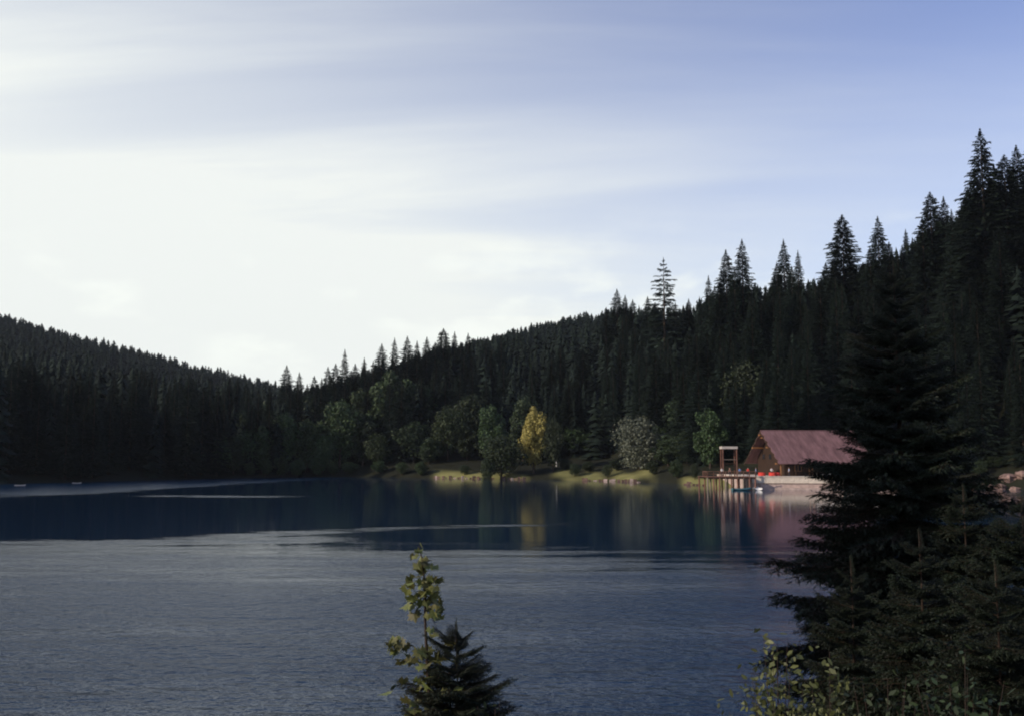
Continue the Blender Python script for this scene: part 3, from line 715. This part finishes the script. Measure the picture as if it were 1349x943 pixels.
def tower():
    Y = 201.0; xa, xb = colx(951, Y), colx(969, Y); zt = at(0, 587, Y).z
    e = empty('dock_tower', ((xa + xb) / 2, Y, QZ)); tag(e, 'small wooden tower with white top board standing on the dock', 'tower')
    w = (xb - xa) / 2; H = zt - QZ
    for sx in (-1, 1):
        for sy in (-1, 1):
            b = MB(); b.box(sx * w - .11, sx * w + .11, sy * 1.0 - .11, sy * 1.0 + .11, 0, H - .62); b.obj('post', M['wood_red'], e)
    b = MB(); b.box(-w - .2, w + .2, -1.2, 1.2, H - .6, H - .1); b.obj('top_board', M['tower_white'], e)
    b = MB(); b.box(-w + .12, w - .12, -.95, .95, 2.4, 2.55); b.obj('platform', M['wood_dark'], e)
    b = MB(); b.box(-w + .13, w - .13, -1.06, -1.0, 3.25, 3.37); b.obj('rail', M['wood_grey'], e)
    for s in (-1, 1):
        b = MB(); b.tube([(s * w * .9, -1.02, .4), (-s * w * .9, -1.02, 2.3)], [.05, .05], 5); b.obj('brace', M['wood_dark'], e)
tower()

def boat_mesh():
    b = MB(); st = [(-1.9, .62, .50, .12), (-1.2, .78, .44, .05), (-.2, .84, .42, .02), (.8, .70, .46, .04), (1.5, .38, .55, .12), (1.95, .03, .66, .30)]
    n = 7; rows = []
    for x, w, top, bot in st:
        r = []
        for k in range(n):
            a = math.pi * k / (n - 1); r.append((x, -w * math.cos(a), top - (top - bot) * math.sin(a) ** .7))
        rows.append(r)
    V = [p for r in rows for p in r]
    V2 = [(x * .95, y * .88, z + .05) for x, y, z in V]
    Fc = [(i * n + k, i * n + k + 1, (i + 1) * n + k + 1, (i + 1) * n + k) for i in range(len(st) - 1) for k in range(n - 1)]
    b.add(V, Fc); b.add(V2, [f[::-1] for f in Fc])
    o = len(st) * n
    for k in (0, n - 1):
        b.add([], []); 
        for i in range(len(st) - 1):
            b.f.append((i * n + k, (i + 1) * n + k, (i + 1) * n + k + o, i * n + k + o)); b.m.append(0)
    b.f.append(tuple(range(n))); b.m.append(0); b.f.append(tuple(range(o, o + n))[::-1]); b.m.append(0)
    return b
BOAT = boat_mesh()
bm_w = BOAT.mesh('hull', M['white'], True); bm_t = BOAT.mesh('hull', M['teal'], True); bm_d = BOAT.mesh('hull', M['tower_white'], True)
b = MB()
b.box(-.2, .1, -.70, .70, .30, .34); seat_me = b.mesh('seat', M['wood_grey'])
def boat(px, py, Y, rz, me, label, z=None, s=1.0, tilt=0.0):
    x = colx(px, Y)
    e = empty('rowing_boat', (x, Y, -.12 if z is None else z), rz); e.rotation_euler.x = tilt; e.scale = (s, s, s); tag(e, label, 'boat', 'rowing boats')
    link('hull', me, e)
    for dx in (-1.0, 0, .95): link('seat', seat_me, e, (dx, 0, .02 if dx < .5 else .06), scale=(1, .62 if dx > .5 else 1, 1))
boat(997, 640, 193.6, R(82), bm_w, 'white rowing boat moored end-on between dock and terrace', s=1.15)
boat(976, 640, 192.0, R(8), bm_t, 'dark teal rowing boat floating in front of the dock')
boat(1088, 629, 197.0, R(12), bm_w, 'white rowing boat lying on the terrace just left of the near spruce twigs', QZ + .02, 1.0)
boat(1113, 632, 197.5, R(-24), bm_w, 'white rowing boat lying on the terrace behind the twigs of the near spruce', QZ + .02)
boat(1130, 646, 188.5, R(40), bm_w, 'white rowing boat afloat nearest the near spruce')
boat(1215, 636, 198.0, R(15), bm_w, 'white rowing boat afloat right of the near spruce, left of the pale boulders')
boat(28, 634, 226, R(20), bm_d, 'tiny white boat at the far left shore, nearest the picture edge', s=.6)
boat(103, 631, 248, R(-10), bm_d, 'tiny white boat at the far left shore, further from the picture edge', s=.6)

# boulders on the right shore
rr = random.Random(5)
def boulder(px, py, Y, s, k, label):
    rq = np.random.default_rng(k); b = MB(); n, m = 9, 7; V = []
    ph = rq.uniform(0, 6.28, 6)
    for j in range(m + 1):
        for i in range(n):
            a = 6.283 * i / n; t = math.pi * j / m
            d = Vector((math.sin(t) * math.cos(a), math.sin(t) * math.sin(a), math.cos(t)))
            r = 1 + .22 * math.sin(3 * d.x + ph[0]) + .2 * math.sin(4 * d.y + ph[1]) + .16 * math.sin(5 * d.z + ph[2] + 2 * d.x)
            V.append((d.x * r * s * 1.2, d.y * r * s, d.z * r * s * .62))
    b.add(V, [(j * n + i, (j + 1) * n + i, (j + 1) * n + (i + 1) % n, j * n + (i + 1) % n) for j in range(m) for i in range(n)])
    x = colx(px, Y); o = b.obj('boulder', M['rock'], None, False, (x, Y, max(h1(x, Y), -.2) + s * .12), (0, 0, rq.uniform(0, 6)))
    tag(o, label, 'boulder', 'pale boulders on the right shore')
for i, (px, py, Y, s) in enumerate(((1284, 620, 199, 1.2), (1299, 622, 200.5, 1.5), (1316, 627, 199, 1.25), (1329, 624, 201, 1.5), (1346, 622, 200, 1.5), (1308, 630, 197.5, .8), (1292, 628, 197.5, .7), (1337, 631, 197, .85), (1362, 625, 198, 1.4))):
    boulder(px, py, Y, s, i, ('leftmost pale boulder of the sunlit pile on the right shore', 'large pale boulder second from the left in the right shore pile', 'pale boulder in the middle of the right shore pile', 'large pale boulder behind the middle of the right shore pile', 'big pale boulder of the shore pile touching the right picture edge', 'small pale boulder low in front of the middle of the shore pile', 'smallest pale boulder low at the left of the shore pile', 'small low boulder at the water, right part of the shore pile', 'pale boulder of the shore pile past the right picture edge')[i])

# stakes and boards holding the lawn's edge, split by gaps
def revetment(pa, pb, label, seed):
    r = random.Random(seed); Ya = float(shore(pa)); x0 = colx(pa, Ya)
    e = empty('shore_edging', (x0, Ya, 0)); tag(e, label, 'edging', 'edging along the lawn shore')
    p = pa; first = True
    while p < pb:
        Y = float(shore(p)) - .15; x = colx(p, Y); w = r.uniform(.5, 1.1); h = r.uniform(.2, .85)
        b = MB(); Mx = Matrix.Translation((x - x0, Y - Ya, 0)) @ Matrix.Rotation(r.uniform(-.15, .15), 4, 'Y') @ Matrix.Rotation(r.uniform(-.3, .3), 4, 'Z')
        b.box(-w / 2, w / 2, -.2, .25, -1.4, h, 0, Mx); b.obj('board', M['board'] if r.random() < .85 else M['concrete2'], e)
        p += (w + r.uniform(.02, .5)) * F / Y
revetment(768, 846, 'row of reddish boards holding the lawn edge below the grey-green tree', 1)
revetment(664, 692, 'short row of reddish boards at the shore below the golden tree', 2)
revetment(572, 650, 'low row of boards and stones along the left grassy point', 3)
revetment(902, 932, 'pale boards along the shore just left of the dock piles', 4)

# white post on the lawn
Y = 312.0; x = colx(733, Y); e = empty('lawn_post', (x, Y, h1(x, Y))); tag(e, 'small white post standing on the sunlit lawn right of the golden tree', 'post')
b = MB(); b.tube([(0, 0, -.4), (0, 0, 1.5)], [.16, .14], 8); b.obj('shaft', M['white'], e); b = MB(); b.box(-.35, .35, -.06, .06, 1.45, 1.95); b.obj('board', M['white'], e)

# ------------------------------------------------------------------ tables and people on the terrace
def table(px, Y, label):
    x = colx(px, Y); e = empty('cafe_table', (x, Y, QZ)); tag(e, label, 'table', 'red tables on the terrace')
    b = MB(); n = 16; V = []
    for k in range(n):
        a = 6.283 * k / n; r = .74 + .05 * math.sin(a * 4); V.append((.68 * math.cos(a), .68 * math.sin(a), .77)); V.append((r * 1.02 * math.cos(a), r * 1.02 * math.sin(a), .12))
    b.add(V + [(0, 0, .775)], [(2 * k, 2 * k + 1, (2 * k + 3) % (2 * n), (2 * k + 2) % (2 * n)) for k in range(n)] + [(2 * k, (2 * k + 2) % (2 * n), 2 * n) for k in range(n)])
    b.obj('cloth', M['red'], e, True)
    b = MB(); b.tube([(0, 0, 0), (0, 0, .74)], [.06, .05], 8); b.tube([(0, 0, 0), (0, 0, .04)], [.3, .28], 12); b.obj('pedestal', M['rope'], e)
table(1003, 199.6, 'smaller red cloth table by the corner where dock meets terrace')
table(1017, 199.4, 'red cloth table in front of the lodge, left one of a touching pair')
table(1022.5, 200.0, 'red cloth table in front of the lodge, right of a touching pair')

M['skin'] = mat('skin', (0.45, 0.27, 0.20), 0.6, 0.3, 0.08, 4.0)
M['hair'] = mat('hair', (0.05, 0.03, 0.02), 0.6, 0.3, 0.2, 20.0)
def cloth(name, c): return mat(name, c, 0.85, 0.2, 0.15, 5.0)
TROUS = cloth('dark_trousers', (0.04, 0.045, 0.06))
def person_mesh(shirt, pose):
    """one skinned body, pelvis first; pose swings arms, bends legs"""
    J = []; E = []; Rd = []
    def add(p, r, par):
        J.append(p); Rd.append(r)
        if par is not None: E.append((par, len(J) - 1))
        return len(J) - 1
    pel = add((0, 0, .95), .145, None); wa = add((0, 0, 1.1), .13, pel); ch = add((0, -.01, 1.32), .16, wa); nk = add((0, 0, 1.48), .06, ch)
    hb = add((0, -.015, 1.56), .078, nk); hd = add((0, -.01, 1.64), .098, hb); ht = add((0, .005, 1.72), .07, hd)
    add((0, -.118, 1.625), .016, hd)                        # nose
    for s in (-1, 1): add((s * .105, .01, 1.63), .018, hd)  # ears
    for s in (-1, 1):
        hp = add((s * .10, 0, .88), .10, pel); kn = add((s * (.12 + pose[2] * .03), -pose[2] * .08 * s, .49), .066, hp)
        an = add((s * (.13 + pose[2] * .05), pose[2] * .05 * s, .09), .043, kn); he = add((s * .13, .04 + pose[2] * .05 * s, .045), .042, an); add((s * .15, -.14 + pose[2] * .05 * s, .035), .036, he)
        sh = add((s * .19, 0, 1.40), .062, ch); b_ = pose[0 if s < 0 else 1]
        el = add((s * .27, .03 - b_ * .12, 1.14 + b_ * .04), .045, sh); wr = add((s * (.28 - b_ * .10), -.03 - b_ * .30, .90 + b_ * .24), .030, el)
        d = (Vector(J[wr]) - Vector(J[el])).normalized(); side = Vector((0, -1, 0)) if b_ < .5 else Vector((0, 0, 1))
        side = (side - d * side.dot(d)).normalized()
        pm = add(tuple(Vector(J[wr]) + d * .06), .036, wr)
        for k, ln in enumerate((.075, .085, .08, .062)):
            o = Vector(J[pm]) + d * .035 + side * (.030 - k * .020)
            f1 = add(tuple(o), .011, pm); f2 = add(tuple(o + d * ln * .5), .0095, f1); add(tuple(o + d * ln * .9 + side.cross(d) * .02 * s), .008, f2)
        th = add(tuple(Vector(J[wr]) + d * .035 + side * .045), .012, wr); add(tuple(Vector(J[wr]) + d * .08 + side * .062), .009, th)
    me = bpy.data.meshes.new('tmp'); me.from_pydata(J, E, [])
    o = bpy.data.objects.new('tmp', me); C.objects.link(o)
    o.modifiers.new('s', 'SKIN'); sb = o.modifiers.new('u', 'SUBSURF'); sb.levels = 1; sb.render_levels = 1
    for i, v in enumerate(me.skin_vertices[0].data): v.radius = (Rd[i], Rd[i]); v.use_root = (i == 0)
    dg = bpy.context.evaluated_depsgraph_get(); dg.update()
    res = bpy.data.meshes.new_from_object(o.evaluated_get(dg)); bpy.data.objects.remove(o)
    res.materials.clear()
    for m_ in (M['skin'], shirt, TROUS, M['rope']): res.materials.append(m_)
    for p in res.polygons:
        c = p.center; p.use_smooth = True
        arm = abs(c.x) > .2 and c.z > .7
        p.material_index = 0 if (c.z > 1.47 or (arm and c.z < 1.18 and abs(c.x) > .17)) else 1 if (c.z > .98 or arm) else 3 if c.z < .09 else 2
    return res
def hair_mesh():
    b = MB(); n, m = 12, 6; V = []
    for j in range(m + 1):
        for i in range(n):
            a = 6.283 * i / n; t = .5 * math.pi * j / m * (1.05 + .45 * max(0, math.sin(a)))
            V.append((.112 * math.sin(t) * math.cos(a), .01 + .125 * math.sin(t) * math.sin(a), 1.66 + .135 * math.cos(t)))
    b.add(V, [(j * n + i, (j + 1) * n + i, (j + 1) * n + (i + 1) % n, j * n + (i + 1) % n) for j in range(m) for i in range(n)])
    return b.mesh('hair', M['hair'], True)
HAIR = hair_mesh()
def person(px, Y, rz, shirt, pose, label, z=QZ + .01):
    x = colx(px, Y); e = empty('person', (x, Y, z), rz); tag(e, label, 'person', 'people by the lodge')
    me = person_mesh(shirt, pose); me.name = 'body'
    link('body', me, e); link('hair', HAIR, e)
WH = cloth('white_shirt', (.75, .72, .66)); BL = cloth('blue_shirt', (.10, .17, .36)); RD = cloth('red_shirt', (.5, .05, .04)); PB = cloth('pale_blue_shirt', (.36, .42, .55)); DK = cloth('brown_shirt', (.14, .08, .06))
person(950.5, 195.0, R(20), WH, (.3, .8, .4), 'person in white shirt standing at the left end of the dock')
person(961, 196.0, R(-60), DK, (.0, .2, .3), 'person in brown shirt standing below the dock tower')
person(974, 195.5, R(150), BL, (.2, .0, .5), 'person in dark blue shirt standing in the middle of the dock')
person(985, 196.2, R(-20), RD, (.6, .7, .2), 'person in red shirt standing on the right half of the dock')
person(995.5, 197.2, R(60), PB, (.1, .5, .4), 'person in pale blue shirt where the dock meets the terrace', QZ + .01)
person(1016, 200.8, R(10), WH, (.7, .7, .2), 'person in white shirt standing behind the red tables')
person(1039, 199.8, R(-90), PB, (.2, .2, .8), 'person in pale shirt walking along the terrace below the lodge eave')

# ------------------------------------------------------------------ foreground
def near_branch(name, seed, L=1.0, tw=15, ndl=.055, nw=.011):
    """1 m spruce bough along +x: side twigs, sub-twigs, needles all round"""
    rg = np.random.default_rng(seed); V = []; T = []; segs = []
    def stick(p, q, r):
        p, q = np.array(p), np.array(q); d = q - p; d = d / np.linalg.norm(d); u = np.cross(d, [0.2, .1, 1]); u /= np.linalg.norm(u); w = np.cross(d, u)
        b = len(V)
        for k in range(3):
            a = 2.094 * k; V.append(p + (u * math.cos(a) + w * math.sin(a)) * r)
        V.append(q)
        for k in range(3): T.append((b + k, b + (k + 1) % 3, b + 3))
    def ax(s): return np.array([L * s, .03 * math.sin(4 * s + seed), -.16 * s + .20 * s * s])
    for i in range(6): segs.append((ax(i / 6), ax((i + 1) / 6), .011 * (1 - i / 7)))
    for j in range(tw):
        s = .10 + .86 * j / tw
        for sd in (-1, 1):
            l = (.40 * (1 - s) ** .8 + .09) * rg.uniform(.7, 1.2); a = rg.uniform(.75, 1.05) * sd
            p = ax(s); q = p + np.array([math.cos(a) * l, math.sin(a) * l, -.28 * l + rg.uniform(-.04, .03)]); segs.append((p, q, .005))
            for k in range(int(l / .085)):
                f = (k + .7) / (l / .085 + .5); p2 = p + (q - p) * f; l2 = .13 * (1.1 - f) + .03
                for s2 in (-1, 1):
                    a2 = a + s2 * .8; segs.append((p2, p2 + np.array([math.cos(a2) * l2, math.sin(a2) * l2, -.25 * l2 + rg.uniform(-.02, .02)]), .003))
    nst = 0
    for p, q, r in segs: stick(p, q, r)
    nst = len(T)
    for p, q, r in segs[2:]:
        d = q - p; l = np.linalg.norm(d); d = d / l; n = max(3, int(l * 85))
        for k in range(n):
            o = p + (q - p) * (k + rg.random()) / n; v = rg.normal(size=3); v -= d * v.dot(d); v /= np.linalg.norm(v)
            e = o + (v * .8 + d * .75) * ndl * rg.uniform(.7, 1.2) * .7; w = np.cross(d, v) * nw * .5; b = len(V)
            V += [o - w, o + w, e]; T.append((b, b + 1, b + 2))
    me = tri_mesh(name, np.array(V), np.array(T), M['twig']); me.materials.append(M['near_needles'])
    me.polygons.foreach_set('material_index', [0] * nst + [1] * (len(T) - nst)); me.update()
    return me
BR = [near_branch('branch', s) for s in (1, 2, 3)]
BRF = [near_branch('branch', s, tw=9, ndl=.075, nw=.016) for s in (4, 5)]
def near_spruce(x, y, h, Rad, whorls, per, label, seed, lean=(0, 0), fine=True, power=.8, start=.06, bare=0.0):
    rg = random.Random(seed); z = h1(x, y)
    e = empty('near_spruce', (x, y, z)); e.rotation_euler = (lean[1], lean[0], 0); tag(e, label, 'tree')
    b = MB(); b.tube([(0, 0, -.4), (0, 0, h * .5), (0.02, .02, h * .85), (0, 0, h)], [h * .012, h * .006, h * .0022, .003], 8); b.obj('trunk', M['twig'], e, True)
    for w in range(whorls):
        t = (w + rg.uniform(-.25, .25)) / whorls; t = min(max(t, 0), 1); zz = h * (start + (.985 - start) * t)
        n = per if t < .85 else max(3, per - 2)
        for k in range(n):
            if rg.random() < bare * t: continue
            l = (Rad * (1 - t) ** power + .12) * rg.uniform(.68, 1.14)
            a = 6.283 * (k + rg.uniform(-.3, .3)) / n + w * 1.1
            pit = -(.75 * t ** 2 - .22) - rg.uniform(-.1, .12)    # tilt: low boughs hang, top boughs rise
            link('branch', (BR if fine else BRF)[rg.randrange(3 if fine else 2)], e, (0, 0, zz + rg.uniform(-.06, .06)), (0, pit, a), (l, l * (1.0 if l < 1.2 else .8), l * .9))
    link('leader', BR[0], e, (0, 0, h - .42), (0, R(-90), 0), (.45, .22, .22))
    return e
def gz(px, py, d): return at(px, py, d)
p = at(1176, 345, 17.0); near_spruce(p.x, p.y, p.z - h1(p.x, p.y), 2.85, 38, 9, 'tall dark near spruce with thin sparse tip on the right bank, hiding the lodge end', 1, bare=.12, power=.78)
p = at(600, 822, 9.0); near_spruce(p.x, p.y, p.z - h1(p.x, p.y), 1.2, 24, 9, 'small dark young spruce at the bottom centre beside the yellowing maple', 2, power=.75)
p = at(1268, 640, 15.0); near_spruce(p.x, p.y, p.z - h1(p.x, p.y), 1.8, 20, 9, 'young dark spruce on the right bank below the pale boulders', 3, fine=False)
p = at(1345, 655, 13.0); near_spruce(p.x, p.y, p.z - h1(p.x, p.y), 1.8, 19, 9, 'young dark spruce at the right picture edge below the boulders', 4, fine=False)
p = at(1120, 735, 12.5); near_spruce(p.x, p.y, p.z - h1(p.x, p.y), 1.2, 17, 9, 'low dark young spruce under the left boughs of the tall near spruce', 5, fine=False)
p = at(1210, 700, 11.0); near_spruce(p.x, p.y, p.z - h1(p.x, p.y), 1.5, 18, 9, 'low dark young spruce in front of the tall near spruce trunk', 6, fine=False)
p = at(1310, 740, 9.5); near_spruce(p.x, p.y, p.z - h1(p.x, p.y), 1.4, 16, 9, 'lowest dark young spruce in the bottom right corner', 7, fine=False)

# yellowing maple sapling: every leaf its own piece
def maple_leaf():
    pts = [(0, 0), (.10, -.10), (.30, -.34), (.32, -.12), (.52, -.10), (.40, .06), (.62, .30), (.36, .26), (.34, .44), (.18, .40), (0, .78)]
    outline = pts + [(-x, y) for x, y in pts[-2:0:-1]]
    b = MB(); V = [(x, y, .16 * abs(x) - .18 * y * y) for x, y in outline] + [(0, .14, -.03)]
    n = len(outline); b.add(V, [(i, (i + 1) % n, n) for i in range(n)]); return b.mesh('leaf', M['leaf_maple'])
def maple():
    D = 9.0; top = at(553, 716, D); bp = at(566, 900, D); x, y = bp.x, D; z = h1(x, y)
    e = empty('maple_sapling', (x, y, z)); tag(e, 'thin maple sapling with yellowing drooping leaves at the bottom centre', 'tree')
    def q(px, py, dy=0): v = at(px, py, D + dy); return Vector((v.x - x, v.y - y, v.z - z))
    stem = [Vector((0.03, 0, -.3)), q(566, 925), q(562, 860), q(560, 812), q(560, 770), q(556, 735), q(551, 718)]
    b = MB(); b.tube(stem, [.022, .018, .014, .011, .008, .006, .003], 6); b.obj('stem', M['twig'], e, True)
    r = random.Random(4); lm = maple_leaf()
    def twig(a, c):
        b = MB(); m = (a + c) / 2 + Vector((0, 0, .05)); b.tube([a, m, c], [.006, .005, .002], 5); b.obj('twig', M['twig'], e, True)
    def leaves(c, n, sx, sy, sz, s=.115):
        for _ in range(n):
            o = c + Vector((r.gauss(0, sx), r.gauss(0, sy), r.gauss(0, sz)))
            l = link('leaf', lm, e, o, (R(r.uniform(190, 265)), R(r.uniform(-30, 30)), r.uniform(0, 6.28))); k = s * r.uniform(.7, 1.25); l.scale = (k, k, k)
    leaves(q(552, 722), 5, .03, .03, .03, .07); leaves(q(555, 746), 16, .04, .05, .06, .09); leaves(q(562, 768), 26, .055, .06, .08, .10); leaves(q(569, 792), 16, .04, .05, .08, .10)
    leaves(q(545, 795), 9, .035, .05, .04); leaves(q(574, 818), 9, .035, .05, .06, .10); leaves(q(540, 770), 5, .03, .04, .04)
    for a, c in ((q(560, 790), q(545, 793)), (q(560, 780), q(574, 800)), (q(560, 810), q(575, 825)), (q(563, 868), q(523, 846))): twig(a, c)
    leaves(q(522, 852), 10, .045, .05, .035, .105); leaves(q(532, 868), 5, .04, .05, .04, .10); leaves(q(515, 845), 3, .02, .04, .02)
    leaves(q(570, 862), 12, .08, .08, .05); leaves(q(558, 885), 14, .09, .09, .08); leaves(q(570, 915), 22, .14, .12, .12); leaves(q(548, 935), 12, .12, .12, .08)
maple()

# leafy bushes on the bank
def bush(px, top, D, wd, n, size, label, seed, m='leaf_bush'):
    p = at(px, top, D); z = h1(p.x, p.y); H = p.z - z; r = np.random.default_rng(seed)
    e = empty('leafy_bush', (p.x, p.y, z)); tag(e, label, 'bush')
    tips = []
    b = MB()
    for k in range(34):
        a = r.uniform(0, 6.28); rad = wd * .5 * math.sqrt(r.random()); h = H * (1 - .45 * (rad / (wd * .5)) ** 2) * r.uniform(.7, 1.0)
        c = Vector((math.cos(a) * rad, math.sin(a) * rad, h)); mid = Vector((c.x * .4, c.y * .4, h * .55)); tips.append((mid, c))
        b.tube([(c.x * .1, c.y * .1, -.2), mid, c], [.009, .006, .002], 5)
    b.obj('stems', M['twig'], e, True)
    V = []; T = []
    for k in range(n):
        mid, c = tips[int(r.integers(len(tips)))]; o = np.array(mid.lerp(c, r.uniform(-.2, 1.02) )) + r.normal(size=3) * [.10, .10, .08]
        nn = r.normal(size=3) + [0, -.2, .9]; nn /= np.linalg.norm(nn); u = np.cross(nn, r.normal(size=3)); u /= np.linalg.norm(u); v = np.cross(nn, u); s = size * r.uniform(.6, 1.3)
        bb = len(V); V += [o + u * s, o + u * s * .2 + v * s * .5, o - u * s * .8 + v * s * .25, o - u * s, o - u * s * .8 - v * s * .25, o + u * s * .2 - v * s * .5]
        T += [(bb, bb + 1, bb + 5), (bb + 1, bb + 2, bb + 5), (bb + 2, bb + 4, bb + 5), (bb + 2, bb + 3, bb + 4)]
    link('foliage', tri_mesh('foliage', np.array(V), np.array(T), M[m]), e)
bush(1020, 812, 9.5, 1.25, 2400, .036, 'leafy bush with small yellow-green sunlit leaves left of the near spruces', 1)
bush(1085, 835, 9.0, 1.2, 2400, .036, 'leafy bush with sparse pale leaves at the foot of the low young spruce', 2)
bush(1160, 850, 8.5, 1.1, 1400, .032, 'dim leafy bush along the bottom edge below the near spruce', 3, 'leaf_dark')
bush(645, 880, 8.6, .75, 1700, .03, 'low dark leafy bush at the bottom edge right of the young spruce', 4, 'leaf_dark')
bush(556, 872, 8.8, .5, 1300, .03, 'low dark leafy bush at the bottom edge under the maple', 5, 'leaf_dark')
bush(1260, 830, 8.2, 1.3, 1700, .034, 'dark leafy bush at the bottom right between the young spruces', 6, 'leaf_dark')

for i, (x, y, h) in enumerate(((-16.5, 6.2, 17), (-15.0, 7.4, 18), (-13.6, 8.9, 16), (-18.5, 7.6, 17))):  # unseen spruces, added to throw shade on the right bank
    spruce(x, y, h, i, ('unseen spruce added left of the view to shade the right bank, ' + ('closest to the viewer', 'second from the viewer', 'nearest the water', 'set back behind the others')[i]), 'added shade spruces on the near left bank', 1.1, False, i * 1.3)

for i, (px, top, Y, w) in enumerate(((1190, 600, 212, 34), (1212, 606, 210, 30), (1232, 598, 213, 34), (1252, 604, 211, 30), (1270, 600, 210, 28), (1160, 604, 211, 30), (1345, 596, 208, 40), (1310, 600, 209, 36), (1290, 606, 207, 26), (1140, 606, 210, 26))):
    leafy(px, top, Y, w, 'leaf_dark', 'dark bush on the shore between the lodge and the pale boulders' if px < 1280 else 'dark bush right behind the pale boulders', 'bushes right of the lodge' if px < 1280 else 'bushes behind the boulders', 'shore_bush', 'bush')

for i, (px, top, Y, w, k, t) in enumerate(((548, 505, 352, 60, 'leaf_dark', 'dim round-crowned tree just right of the tallest rounded middle shore tree'), (475, 512, 352, 56, 'leaf_mid', 'round-crowned tree just left of the tallest rounded middle shore tree'), (410, 525, 348, 54, 'leaf_dark', 'dim round-crowned tree above the bushes left of the lone spire'),
        (350, 528, 346, 52, 'leaf_dark', 'leftmost dim round-crowned tree of the middle shore'), (620, 520, 345, 60, 'leaf_dark', 'dim round-crowned tree up the slope left of the golden tree'), (690, 520, 335, 60, 'leaf_dark', 'dim round-crowned tree directly behind the golden tree'), (745, 530, 338, 54, 'leaf_mid', 'round-crowned tree behind the white lawn post'),
        (800, 520, 335, 60, 'leaf_dark', 'dim round-crowned tree up the slope left of the grey-green tree'), (905, 520, 285, 64, 'leaf_dark', 'dim round-crowned tree up the slope right of the grey-green tree'), (1085, 470, 275, 80, 'leaf_dark', 'large dim round-crowned tree high behind the lodge'), (1190, 480, 262, 80, 'leaf_dark', 'large dim round-crowned tree on the slope behind the near spruce'))):
    leafy(px, top, Y, w, k, t)

b = MB(); b.box(-900, 800, -120, 1250, -6, 175)
hz = bpy.data.materials.new('thin_haze'); hz.use_nodes = True; hz.node_tree.nodes.remove(hz.node_tree.nodes['Principled BSDF'])
pv = hz.node_tree.nodes.new('ShaderNodeVolumePrincipled'); pv.inputs['Color'].default_value = (.8, .86, .95, 1); pv.inputs['Density'].default_value = 0.00005; pv.inputs['Anisotropy'].default_value = 0.2
hz.node_tree.links.new(pv.outputs[0], hz.node_tree.nodes['Material Output'].inputs['Volume'])
tag(b.obj('haze', hz), kind='stuff')

def bank_grass():
    r = np.random.default_rng(12); n = 26000
    x = r.uniform(-12, 24, n); y = r.uniform(2.5, 34, n); z = height(x, y); k = (z > .15) & (np.hypot(x, y) > 3.5); x, y, z = x[k], y[k], z[k]; n = len(x)
    a = r.uniform(0, 6.28, n); l = r.uniform(.12, .38, n); w = .009 + .012 * r.random(n); ln = r.normal(0, .10, (n, 2))
    V = np.empty((n, 3, 3)); V[:, 0] = np.stack([x - np.cos(a) * w, y - np.sin(a) * w, z - .03], 1); V[:, 1] = np.stack([x + np.cos(a) * w, y + np.sin(a) * w, z - .03], 1); V[:, 2] = np.stack([x + ln[:, 0], y + ln[:, 1], z + l], 1)
    o = link('bank_grass', tri_mesh('bank_grass', V.reshape(-1, 3), np.arange(n * 3).reshape(-1, 3), mat('bank_grass', (.045, .052, .02), .8, .15, .4, .8, isl=.4)))
    tag(o, 'rough grass covering the near bank below the spruces', 'grass', kind='stuff')
bank_grass()
